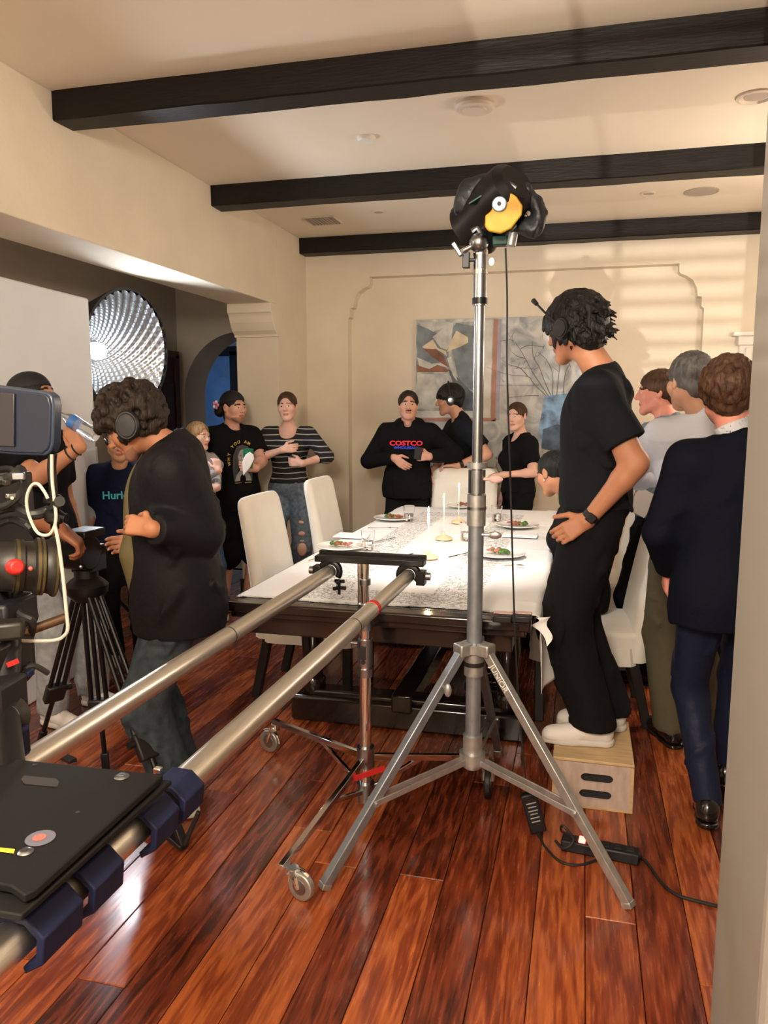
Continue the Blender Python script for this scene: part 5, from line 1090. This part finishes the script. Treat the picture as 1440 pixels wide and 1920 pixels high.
    for i, (hp, kn, an, td) in enumerate(LG):
        s_ = Blob(); td = nv(td); ud = U-td*(U@td); ud = nv(ud); rt_ = np.cross(td, ud); R_ = np.stack([rt_, td, ud], 1); an0 = an-ud*.085*k
        low = shoekind == 'dress'
        s_.cap(an0+td*-.035*k+ud*.045*k, an0+td*.03*k+ud*.06*k, .040*k, .040*k, 0); s_.cap(an0+td*.03*k+ud*.055*k, an0+td*.15*k+ud*.030*k, .038*k, .033*k, .03); s_.cap(an0+td*.10*k+ud*.03*k, an0+td*.175*k+ud*.028*k, .036*k, (.026 if low else .031)*k, .03)
        s_.cap(an0-td*.03*k+ud*.07*k, an+ud*(.0 if low else .02), .038*k, .040*k, .02); s_.cap(an-ud*.02, an+ud*.10, .028*k, .030*k, .01, 's') if not low else None
        s_.cut(an0+ud*.016*k, -ud); so = mesh_obj('shoe', s_.mesh(.0055), shoes, t)
        q = Blob(); q.cap(an0-td*.038*k+ud*.012*k, an0+td*.02*k+ud*.012*k, .042*k, .038*k, 0); q.cap(an0+td*.02*k+ud*.012*k, an0+td*.12*k+ud*.012*k, .038*k, .043*k, .02); q.cap(an0+td*.10*k+ud*.012*k, an0+td*.175*k+ud*.012*k, .042*k, .032*k, .02); q.cut(an0+ud*(.018 if low else .026)*k, ud); q.cut(an0, -ud); mesh_obj('sole', q.mesh(.0055), 'shoe_black' if low or shoes == 'shoe_black' else 'sole_white', so)
        if shoekind == 'sneaker':
            lc = MB()
            for j in range(5):
                c = an0+td*(.055+.020*j)*k+ud*(.098-.011*j)*k; lc.tube([c-rt_*.022*k-ud*.008, c+ud*.002, c+rt_*.022*k-ud*.008], .0028, 5)
            lc.build('laces', 'lace_grey', so)
    # ---- hair
    H = Blob(); Rr = np.random.default_rng(seed+50); E = lambda p_, r_, kk=.02, op='u': H.ell(T(*p_), np.array(r_)*hs, R, kk*hs, op)
    th = {'buzz': .008, 'short': .014, 'slick': .010, 'pony': .010, 'messy': .030, 'curly': .028, 'curlyshort': .022, 'long': .014, 'cap': .012, 'bowl': .020}[hstyle]
    E((0, -.016, .034), (.074+th, .096+th, .084+th), 0)
    if hstyle in ('slick', 'pony'): E((0, .112, -.012), (.064, .080, .098), .008, 's'); E((0, .035, -.095), (.12, .082, .095), .012, 's')
    elif hstyle == 'long': E((0, -.04, -.06), (.078, .06, .12), .03); E((0, .045, -.05), (.062, .10, .125), .01, 's'); E((0, .12, .0), (.05, .06, .07), .01, 's'); H.cap(T(-.035, -.05, -.1), T(-.03, -.075, -.24), .040*hs, .020*hs, .03); H.cap(T(.035, -.05, -.1), T(.03, -.075, -.24), .040*hs, .020*hs, .03)
    elif hstyle == 'bowl': E((0, .045, -.075), (.098, .082, .105), .008, 's'); E((0, .13, -.02), (.07, .06, .062), .008, 's')
    elif hstyle == 'messy': E((0, .065, -.085), (.11, .080, .105), .01, 's'); E((0, .13, -.01), (.06, .06, .05), .01, 's'); E((0, -.062, -.045), (.068, .048, .062), .03)
    else: E((0, .045, -.072), (.105, .085, .105), .008, 's'); E((0, .115, .0), (.06, .06, .062), .008, 's')
    if hstyle in ('buzz', 'short', 'curlyshort', 'bowl', 'curly'): E((0, -.075, -.035), (.058, .030, .045), .02)
    def clumps(n, r0, r1, rad, zlo=-.02, front=.085):
        for _ in range(n):
            d = Rr.normal(size=3); d /= np.linalg.norm(d); p_ = np.array([0, -.016, .034])+d*np.array([.074+rad, .096+rad, .084+rad])
            if p_[2] < zlo and p_[1] > -.02: continue
            if p_[2] < -.07 or (p_[1] > front*.6 and p_[2] < .035): continue
            H.sph(T(*p_), Rr.uniform(r0, r1)*hs, .012*hs)
    if hstyle == 'curly': clumps(520, .009, .018, .034, -.05)
    if hstyle == 'curlyshort': clumps(420, .008, .015, .016)
    if hstyle == 'messy':
        for _ in range(420):
            d = Rr.normal(size=3); d /= np.linalg.norm(d); p_ = np.array([0, -.016, .034])+d*np.array([.092, .114, .104])
            if (p_[2] < .02 and p_[1] > .0) or p_[2] < -.085: continue
            v = nv(np.array([d[0]*.5, -.35+.3*d[1], -.85])+Rr.normal(size=3)*.30); L_ = Rr.uniform(.022, .044); H.cap(T(*p_), T(*(p_+v*L_+d*.006)), Rr.uniform(.010, .015)*hs, .0035*hs, .006*hs)
        for _ in range(14):
            x = Rr.uniform(-.05, .05); p_ = np.array([x, -.105, -.02]); H.cap(T(*p_), T(x*1.3, -.145-Rr.uniform(0, .02), -.05+Rr.uniform(-.03, .02)), .013*hs, .003*hs, .01*hs)
        for _ in range(26):
            x = Rr.uniform(-.05, .05); p_ = np.array([x, .085, .06]); H.cap(T(*p_), T(x*1.25+Rr.uniform(-.01, .01), .098, .018+Rr.uniform(-.012, .01)), .014*hs, .003*hs, .01*hs)
        for _ in range(22):
            x = Rr.choice([-1, 1]); p_ = np.array([x*.085, Rr.uniform(-.04, .04), .02]); H.cap(T(*p_), T(x*.088, p_[1]+Rr.uniform(-.02, .02), -.045+Rr.uniform(-.03, .01)), .016*hs, .004*hs, .01*hs)
    if hstyle == 'pony': H.sph(T(0, -.115, .03), .022*hs, .01*hs); H.cap(T(0, -.125, .03), T(.02, -.135, -.12), .024*hs, .020*hs, .02); H.cap(T(.02, -.135, -.12), T(.06, -.10, -.24), .022*hs, .008*hs, .02)
    if hstyle == 'slick': H.cap(T(0, -.10, .0), T(.0, -.085, -.10), .034*hs, .020*hs, .02)
    if hstyle == 'bowl':
        for _ in range(24): x = Rr.uniform(-.06, .06); H.cap(T(x, .075, .065), T(x*1.1+.006, .098, .030+Rr.uniform(-.01, .006)), .013*hs, .004*hs, .01*hs)
    mesh_obj('hair', H.mesh(.0046 if fine else .0062, folds(seed+9, .002 if hstyle == 'messy' else .004, .018, 5, zs=.3), .006), hm, t)
    info = dict(t=t, T=T, R=R, hs=hs, hc=hc_, W=W, Lw=Lw, F=F, Rt=Rt, U=U, AR=AR, LG=LG, k=k, B=B, nb=nb); PEOPLE[key] = info; return info
def headset(p, label, m='black_plastic', boom=None, rb=.098, silver=False, tilt=0.0, cs=1.0):
    T, R, hs = p['T'], p['R'], p['hs']; h = thing('headphones', label, 'headphones', tuple(T(0, 0, .1)))
    pts = [T(rb*math.cos(a), -.008+tilt*math.sin(a), .015+(rb+.030)*math.sin(a)) for a in np.linspace(-.02*PI, 1.02*PI, 22)]
    MB().tube(pts, .0085, 8).build('headband', m, h)
    for q in (-1, 1):
        c = Vector(T(q*(rb+.002), -.006, -.004)); ax = Vector(R[:, 0]*q); MB().lathe([(0, -.014), (.036*cs, -.014), (.040*cs, -.004), (.039*cs, .008), (.034*cs, .015), (.030*cs, .015), (.028*cs, .019), (.012, .020), (0, .020)], c, ax, 28, sc=(.85, 1.1)).build('ear_cup', m, h)
        if silver: MB().lathe([(.020, .0195), (0, .022)], c, ax, 16).build('ear_plate', 'satin', h)
    if boom: MB().tube([Vector(T(*q)) for q in boom[:-1]], .0045, 8, smooth=4).tube([Vector(T(*boom[-2])), Vector(T(*boom[-1]))], [.008, .010], 10).build('microphone_boom', m, h)
    return h
def torso_point(p, r, u): # approximate front surface of the chest
    return None
def V3(p): return np.array(tuple(p), float)
# --- man on the box
zb_ = .197
W1 = dict(w=V3(P(1102, 975, y=2.93)), pole=(1.0, -.25, .0), d=(-.80, -.10, -.50), n=(.1, .95, -.1), curl=(18, 40, 30), tc=.1)
p = person('box', 'tall dark haired man in charcoal tee and black trousers standing on the wooden box', (.055, 3.13), 176, 1.745, zb_, skin='tan', top='charcoal', topkind='tee', bottom='blacktrouser', bkind='wide', shoes='shoe_white', hair='black', hstyle='messy',
    head=(150, 12, 0), headoff=(0, .055, .012), arml=1.08, arms=(W1, dict(w=(.06, 3.36, 1.08), pole=(1, .3, -.2), d=(-.3, 0, -1))), legs=(dict(a=(.085, 3.045, zb_+.085), toe=(-1, -.10, 0)), dict(a=(.140, 3.215, zb_+.085), toe=(-1, .0, 0))), hem=.945, bulk=1.06, fine=True, seed=3, lean=(0, .01))
headset(p, 'black headset with raised microphone boom on the man on the box', boom=[(-.1, .0, .0), (-.105, .05, .07), (-.098, .085, .115), (-.095, .10, .135)])
wv = V3(W1['w']); el = p['AR'][0][1]; ax = Vector(nv(p['AR'][0][2]-el)); wc_ = Vector(p['AR'][0][2])-ax*.02
w = thing('wristwatch', 'black wristwatch on the left wrist of the man on the box', 'watch', wc_); MB().lathe([(.031, -.012), (.033, -.010), (.033, .010), (.031, .012)], wc_, ax, 28, cap=False).build('strap', 'black_plastic', w)
so_ = Vector((.25, -.95, .25)); so_ = (so_-ax*so_.dot(ax)).normalized(); MB().box(wc_+so_*.034, (.034, .034, .010), Matrix((ax, so_.cross(ax), so_)).transposed()).build('case', 'black_plastic', w, bevel=.004)
# --- man in the navy suit
person('suit', 'man in a navy suit seen from behind walking away at the right edge', (.52, 2.90), 97, 1.68, skin='pink', top='navy', topkind='suit', bottom='navytrouser', bkind='slim', shoes='shoe_black', shoekind='dress', hair='curl', hstyle='curlyshort', head=(84, 3, 0), headoff=(-.03, .0, .01),
    arms=(dict(w=(.33, 3.05, .92), pole=(-.6, -1, 0), d=(0, .4, -1)), dict(w=(.74, 3.12, .98), pole=(.6, -1, 0))), legs=(dict(a=(.49, 2.88, .10), toe=(.10, 1, -.12)), dict(a=(.60, 3.18, .11), toe=(.15, 1, -.2))), hem=.79, fine=True, seed=5, bulk=1.02, topfold=.5)
# --- man in the white shirt
person('white', 'grey haired man in a white shirt seen from behind, left of the navy suit', (.50, 3.62), 100, 1.765, stance=.07, skin='olive', top='white', topkind='shirt', bottom='khaki', bkind='loose', shoes='shoe_black', shoekind='dress', hair='grey', hstyle='short', head=(115, 5, 0), headoff=(-.05, .0, .0),
    arms=(dict(w=(.41, 3.88, 1.20), pole=(-1, -.3, -.4), d=(.5, 1, 0)), None), hem=.93, seed=6)
# --- man in the blue grey shirt
person('blue', 'man with short brown hair in a blue grey shirt looking left', (.43, 4.46), 150, 1.73, skin='pink', top='bluegrey', topkind='shirt', bottom='black', bkind='loose', shoes='shoe_black', shoekind='dress', hair='brown', hstyle='short', head=(176, 2, 0), headoff=(0, .02, 0),
    arms=(dict(w=V3(P(1222, 955, y=4.26)), pole=(.3, -.6, -.8), d=(-1, -.4, .2), curl=(50, 50, 30)), None), hem=.95, seed=7)
pq_ = P(1204, 942, y=4.16); o = MB().box(pq_, (.10, .003, .13), Matrix.Rotation(.5, 3, 'Y')).build('script_page', 'paper', None); tag(o, 'white page held by the man in the blue grey shirt', 'paper')
# --- seated woman behind the box man
person('seated', 'dark haired woman with an earring seated at the table behind the man on the box', (.02, 4.12), 178, 1.66, z0=-.34, fem=True, seat=True, skin='tan', top='black', topkind='tee', bottom='black', bkind='slim', shoes='shoe_black', hair='black', hstyle='slick', head=(138, 20, 0), headoff=(0, .05, 0),
    legs=(dict(a=(-.38, 4.00, .09), pole=(-.6, 0, 1), toe=(-1, 0, 0)), dict(a=(-.38, 4.18, .09), pole=(-.6, 0, 1), toe=(-1, 0, 0))), arms=(dict(w=(-.18, 3.98, .62), pole=(.5, -.5, -1)), dict(w=(-.18, 4.25, .62), pole=(.5, .5, -1))), hem=.86, lean=(0, .06), seed=8)
sp = PEOPLE['seated']; ec = Vector(sp['T'](-.084, .0, -.036)); tag(MB().sph(ec, .007, 10).build('earring', 'earring', None), 'small bright earring worn by the seated woman', 'earring')
# --- hoodie man
hx, hy = -1.33, 5.96
p = person('hoodie', 'man with tied back hair and moustache in a black hoodie with red lettering', (hx, hy), -84, 1.66, skin='light', top='black', topkind='hoodie', bottom='blacktrouser', bkind='loose', hair='dark', hstyle='slick', head=(-74, -4, 3), wide=.95, stub='moustache',
    arms=(dict(w=V3(P(806, 856, y=5.76)), pole=(1, .2, -.5), d=(-1, -.15, .0), n=(-.2, 1, 0), curl=(50, 60, 30)), dict(w=V3(P(738, 858, y=5.76)), pole=(-1, .25, -.35), d=(.85, -.2, -.55), n=(.2, 1, 0), curl=(15, 20, 12))), hem=.86, seed=9, shw=1.05)
def chest_text(p, s, size, r, u, m, wide=1.0, off=.165, bold=0.0, tiltz=0.0):
    F, Rt = p['F'], p['Rt']; R_ = Matrix((tuple(-Rt), (0, 0, 1), tuple(F))).transposed(); c = p['Lw'](r, off, u); return text(s, size, tuple(c), R_, m, p['t'], wide=wide, bold=bold)
chest_text(p, 'COSTCO', .050, 0.0, 1.305, 'print_red', 1.25, .165, .002); chest_text(p, 'WHOLESALE', .028, 0.0, 1.277, 'print_blue', 1.2, .168, .0015)
ph = V3(P(784, 850, y=5.74)); o = MB().box(tuple(ph), (.06, .012, .10), Matrix.Rotation(.15, 3, 'Y')).build('phone', 'black_plastic', None, bevel=.005); tag(o, 'black phone held by the man in the black hoodie', 'phone')
# --- man with white and black headphones resting a hand on the far chair
p = person('asian', 'black haired man in a dark tee leaning a hand on the far chair', (-.94, 6.24), 205, 1.72, skin='light', top='charcoal', topkind='tee', bottom='blacktrouser', bkind='loose', hair='black', hstyle='bowl', head=(190, 8, 0), headoff=(.0, .03, .0),
    arms=(dict(w=V3(P(858, 872, y=5.95)), pole=(1, .1, -.3), d=(-1, -.15, -.05), n=(0, -.1, -1), curl=(12, 40, 30)), dict(w=V3(P(812, 888, y=6.0)), pole=(-.2, .5, -1), d=(-.2, -.3, -1), n=(1, 0, 0))), hem=.90, seed=10, lean=(0, .04))
headset(p, 'black and silver headphones on the man behind the far chair', silver=True)
q = Vector(p['AR'][0][2]); ax = Vector(nv(p['AR'][0][2]-p['AR'][0][1])); tag(MB().lathe([(.029, -.014), (.033, -.012), (.033, .012), (.029, .014)], q-ax*.03, ax, 24, cap=False).build('wristband', 'black_plastic', None), 'dark band on the wrist resting on the far chair', 'wristband')
# --- girl in black
p = person('girl', 'young woman in a black top with long tied brown hair beside the painting', (-.47, 6.0), 215, 1.57, fem=True, skin='fair', top='black', topkind='tee', bottom='black', bkind='slim', shoes='shoe_black', hair='brown', hstyle='pony', head=(-112, 4, -3), neckline=.03,
    arms=(dict(w=V3(P(944, 890, y=5.72)), pole=(1, -.2, -.4), d=(-1, -.2, 0), n=(0, 0, -1)), None), hem=.98, seed=11)
# --- woman in striped sweater
sx_, sy_ = -2.21, 5.63
p = person('striped', 'woman in a black and white striped sweater and ripped jeans by the pillar', (sx_, sy_), -78, 1.65, fem=True, skin='fair', top='striped', topkind='fit', bottom='jeans', bkind='loose', hair='brown', hstyle='slick', head=(-80, 0, -4), neckline=.08,
    arms=(dict(w=V3(P(566, 869, y=5.36)), pole=(1, .3, -.4), d=(-1, -.1, .1), n=(0, 1, 0), curl=(35, 40, 30)), dict(w=V3(P(530, 843, y=5.34)), pole=(-1, .2, -.4), d=(1, -.1, .15), n=(0, 1, 0), curl=(35, 45, 30))), hem=1.0, seed=12, shw=1.1)
# rips: skin patches with frayed edges on her left thigh and knee
kn = p['LG'][0][1]; hp_ = p['LG'][0][0]
for f_, w_, h_ in ((.50, .030, .022), (.72, .036, .026), (.86, .026, .010), (1.02, .050, .07)):
    c = hp_+(kn-hp_)*f_; fr_ = p['F']*.104+ -p['Rt']*.018; q = c+fr_*(1-.12*f_); n_ = nv(fr_)
    b = Blob(); b.ell(q-n_*.012, (w_*.75, .017, h_*.75), np.stack([np.cross(n_, (0, 0, 1.)), n_, np.array([0, 0, 1.])], 1), 0); mesh_obj('knee_rip', b.mesh(.005), 'skin_fair', p['t'])
# --- man in band tee and shorts
p = person('shorts', 'man in black graphic tee and black shorts holding a green cup', (-2.55, 5.36), -40, 1.64, skin='light', top='black', topkind='tee', bottom='black', bkind='shorts', shoes='shoe_black', hair='black', hstyle='slick', head=(-22, 0, 0), stub='beard', wide=1.08, bulk=1.16, belly=.02,
    arms=(dict(w=V3(P(479, 878, y=5.12)), pole=(.6, .4, -1), d=(-.75, -.6, .15), n=(-.3, .6, 0), curl=(45, 45, 25)), None), hem=.80, seed=13)
T = p['T']; b = Blob(); b.sph(T(0, -.135, .0), .05, 0); b.sph(T(.01, -.15, -.03), .04, .03); mesh_obj('hair_bun', b.mesh(.006, folds(4, .003, .03), .005), 'hair_black', p['t'])
ca = Blob(); ca.ell(T(0, -.016, .040), np.array([.084, .106, .094]), p['R'], 0); ca.cut(T(0, 0, .040), T(0, 0, 0)-T(0, -.30, 1.0)); mesh_obj('beanie', ca.mesh(.006), 'black_matte', p['t'])
fl_ = thing('hair_flower', 'pink and white flower in the bun of the man in shorts', 'flower', tuple(T(.05, -.10, .03)))
for i in range(5): a = i*1.257; c = T(.085+.0, -.10+.022*math.cos(a), .025+.022*math.sin(a)); MB().sph(tuple(c), .015, 8, sc=(.8, 1, 1)).build('petal', ['pink_flower', 'napkin'][i % 2], fl_)
cc_ = V3(P(466, 862, y=5.08)); ct_ = thing('cup', 'green and white paper cup with a napkin held by the man in shorts', 'cup', tuple(cc_)); MB().lathe([(.028, -.06), (.038, .05), (.040, .055), (.036, .06), (0, .06)], tuple(cc_), (.1, 0, 1), 24).build('cup_body', 'cup_green', ct_); MB().lathe([(.034, .06), (.038, .075), (.02, .08), (0, .08)], tuple(cc_), (.1, 0, 1), 20).build('lid', 'cup_green', ct_)
o = MB().prism([(-.03, -.10), (.02, -.04), (.05, .02), (.045, .05), (.02, .07), (-.01, .05), (-.035, 0)], .012, tuple(cc_+np.array([.012, -.05, -.01])), Matrix(((.9, 0, .44), (.44, 0, -.9), (0, 1, 0)))).build('napkin', 'napkin', None, bevel=.005); tag(o, 'crumpled white napkin around the green cup', 'napkin')
# printed portrait and arched lettering on the tee
F, Rt, Lw = p['F'], p['Rt'], p['Lw']; off = .170
def shp(pts, m, lift=0, nm='shirt_print'):
    q = [Vector(Lw(-a, off+lift-.30*abs(a)**1.6-.12*max(0, b-1.30), b)) for a, b in pts]; return MB().add(q, [tuple(range(len(q)))]).build(nm, m, p['t'], smooth=0)
ov = lambda cx_, cy_, rx, ry, n=18, a0=0: [(cx_+rx*math.cos(t), cy_+ry*math.sin(t)) for t in np.linspace(a0, a0+2*PI, n, endpoint=False)]
shp([(-.075, 1.05), (-.085, 1.15), (-.080, 1.25), (-.05, 1.325), (0, 1.34), (.05, 1.325), (.075, 1.26), (.085, 1.15), (.08, 1.05)], 'print_dark', .004)
shp(ov(0, 1.245, .040, .058), 'print_grey', .006); shp([(-.02, 1.15), (.02, 1.15), (.06, 1.10), (.07, 1.055), (-.07, 1.055), (-.055, 1.10)], 'print_grey', .0055)
for a in (-.017, .017): shp(ov(a, 1.255, .009, .004, 10), 'print_dark', .008)
shp(ov(0, 1.212, .012, .005, 10), 'print_dark', .008); shp(ov(0, 1.232, .004, .008, 8), 'print_dark', .008); shp([(-.05, 1.30), (-.015, 1.315), (-.042, 1.25), (-.05, 1.18), (-.065, 1.15)], 'print_dark', .009)
for i, ch in enumerate('WHY YOU AM I BE'):
    a = PI*1.08-i*PI*1.16/14
    if ch != ' ': x_, y_ = -.105*math.cos(a)*-1, 1.23+.125*math.sin(a); c = Lw(-x_, off+.004-.30*abs(x_)**1.6-.12*max(0, y_-1.30), y_); ang = a-PI/2; R_ = Matrix((tuple(-Rt), (0, 0, 1), tuple(F))).transposed() @ Matrix.Rotation(ang, 3, 'Z'); text(ch, .030, tuple(c), R_, 'print_gold', p['t'], bold=.001)
shp([(-.07, 1.042), (.07, 1.042), (.07, 1.038), (-.07, 1.038)], 'print_gold', .006)
# --- blonde woman
p = person('blonde', 'blonde woman in a pale grey long sleeved top with a hand at her chin', (-2.62, 4.93), -32, 1.43, fem=True, skin='fair', top='grey', topkind='fit', bottom='blue_jeans', bkind='slim', hair='blonde', hstyle='long', head=(-15, 4, 0), neckline=.05,
    arms=(dict(w=V3(P(408, 915, y=4.68)), pole=(.5, .3, -1), d=(-.6, -.4, -.2), n=(0, 1, 0)), dict(w=V3(P(410, 882, y=4.70)), pole=(.5, -.6, -1), d=(-.30, .15, .95), n=(-.6, .5, 0), curl=(40, 50, 30))), hem=.99, seed=14)
# --- boy in lettered tee
p = person('boy', 'young man in a navy tee with a teal word behind the curly haired man', (-2.60, 3.96), -66, 1.425, skin='olive', top='navytee', topkind='tee', bottom='black', bkind='loose', hair='dark', hstyle='bowl', head=(-55, 8, 0), hem=.86, seed=15)
chest_text(p, 'Hurley', .062, -.0, 1.245, 'print_teal', 1.0, .166, .001); chest_text(p, ')(', .055, -.115, 1.247, 'print_green', 1.0, .158, .001)
# --- curly haired sound man
p = person('sound', 'curly haired man with glasses, headphones and a dark jacket looking down at a tripod', (-1.44, 2.53), 206, 1.645, skin='tan', top='jacket', topkind='jacket', bottom='darkjeans', bkind='loose', shoes='shoe_cream', hair='dark', hstyle='curly', head=(200, 34, 0), headoff=(0, .085, -.055), neckline=.04,
    arms=(dict(w=V3(P(286, 992, y=2.26)), pole=(.15, -.1, -1), d=(-.9, -.05, .15), n=(0, .8, -.4), curl=(45, 60, 35), tc=.6), dict(w=(-1.66, 2.66, 1.0), pole=(0, .5, -1), d=(-.6, -.4, 0))), hem=.76, fine=True, seed=16, bulk=1.10, lean=(0, .02), legs=(dict(a=tuple(P(338, 1532, z=0)+Vector((0, 0, .085))), toe=(-.80, -.62, 0)), dict(a=tuple(P(342, 1478, z=0)+Vector((0, 0, .085))), toe=(-.9, -.5, 0))), stub='beard')
headset(p, 'large black headphones on the curly haired man', rb=.110, cs=1.25)
T, R, hs = p['T'], p['R'], p['hs']; gl = thing('glasses', 'thin round glasses worn by the curly haired man', 'glasses', tuple(T(0, .1, 0)))
for q in (-1, 1):
    MB().tube([tuple(T(q*.032+.021*math.cos(a), .102, .004+.018*math.sin(a))) for a in np.linspace(0, 2*PI, 24)], .0013, 6).build('lens_rim', 'satin', gl); MB().tube([tuple(T(q*.053, .100, .008)), tuple(T(q*.074, .06, .010)), tuple(T(q*.078, -.005, .010))], .0012, 6).build('temple', 'satin', gl)
MB().tube([tuple(T(-.011, .103, .008)), tuple(T(.011, .103, .008))], .0012, 6).build('bridge', 'satin', gl)
tag(MB().bar(tuple(T(-.075, -.01, .128)), tuple(T(-.095, -.01, .10)), .004, .012).build('headband_tab', 'print_green', None), 'tiny green tab on the large black headphones', 'tag')
# open front of the jacket showing an olive tee
b = Blob(); b.ell(p['Lw'](-.0, .100, 1.18), np.array([.085, .085, .24]), np.stack([p['Rt'], p['F'], p['U']], 1), 0); b.cap(p['Lw'](0, .145, 1.05), p['Lw'](0, .14, .92), .06, .05, .05); mesh_obj('t_shirt', b.mesh(.009, folds(31, .005, .12)), 'cloth_olive', p['t'])
# --- man drinking from a bottle
wb = V3(P(150, 838, y=2.95))
p = person('drink', 'man in black cap and tee drinking from a water bottle by the foam board', (-2.53, 3.14), -8, 1.69, skin='tan', top='black', topkind='tee', bottom='lightjeans', bkind='loose', hair='black', hstyle='short', head=(5, -14, 0),
    arms=(None, dict(w=wb, pole=(.9, -.4, -.9), d=(-.55, .0, .8), n=(-.2, .9, .3), curl=(45, 50, 30))), legs=(dict(a=(-2.40, 3.33, .085), toe=(1, -.15, 0)), dict(a=(-2.44, 3.06, .085), toe=(1, -.25, 0))), hem=.90, seed=17)
T, R = p['T'], p['R']; ca = Blob(); ca.ell(T(0, -.016, .042), np.array([.086, .108, .090]), R, 0); ca.cut(T(0, 0, .045), T(0, 0, 0)-T(0, 0, 1.0)); ca.ell(T(0, -.11, .045), np.array([.055, .06, .007]), R, .004); mesh_obj('cap', ca.mesh(.006), 'black_matte', p['t'])
b0 = V3(P(113, 776, y=2.93)); b1 = V3(P(180, 818, y=2.93)); bt = thing('water_bottle', 'clear plastic water bottle with a blue label tipped to his mouth', 'bottle', tuple(b0)); L_ = float(np.linalg.norm(b1-b0)); d_ = tuple(nv(b1-b0))
MB().lathe([(.010, 0), (.012, .012), (.013, .02), (.026, .045), (.031, .07)]+[(.031-.002*(i % 2), .07+(L_-.08)*i/8) for i in range(9)]+[(.029, L_), (.008, L_-.006), (0, L_-.004)], tuple(b0), d_, 24, cap=False).build('bottle_body', 'bottle_plastic', bt); MB().lathe([(.0315, .06), (.0315, .095)], tuple(b0), d_, 24, cap=False).build('bottle_label', 'bottle_label', bt)
ax = Vector(nv(p['AR'][1][2]-p['AR'][1][1])); q = Vector(p['AR'][1][2])
for k_ in (0, 1): tag(MB().lathe([(.029+.003*k_, -.004), (.033+.003*k_, 0), (.029+.003*k_, .004)], q-ax*(.02+.035*k_), ax, 24, cap=False).build('bracelet', 'black_matte', None), ['dark bracelet nearest the hand of the drinking man', 'dark bracelet lower on the forearm of the drinking man'][k_], 'bracelet')
# --- camera operator, mostly beyond the left edge
person('operator', 'camera operator in a dark sleeve reaching both hands to the tripod head', (-2.32, 1.98), 42, 1.70, skin='brown', top='plum', topkind='tee', bottom='black', bkind='loose', shoes='shoe_black', hair='black', hstyle='short', head=(42, 25, 0), headoff=(0, .03, -.04),
    arms=(dict(w=V3(P(150, 1005, y=2.40)), pole=(-.3, .5, -.4), d=(.7, .5, -.35), n=(0, 0, -1)), dict(w=V3(P(186, 1018, y=2.34)), pole=(.2, -.7, .1), d=(.6, .4, -.6), n=(-.4, 0, -1), curl=(40, 45, 30))), hem=.88, seed=18, lean=(0, .16))
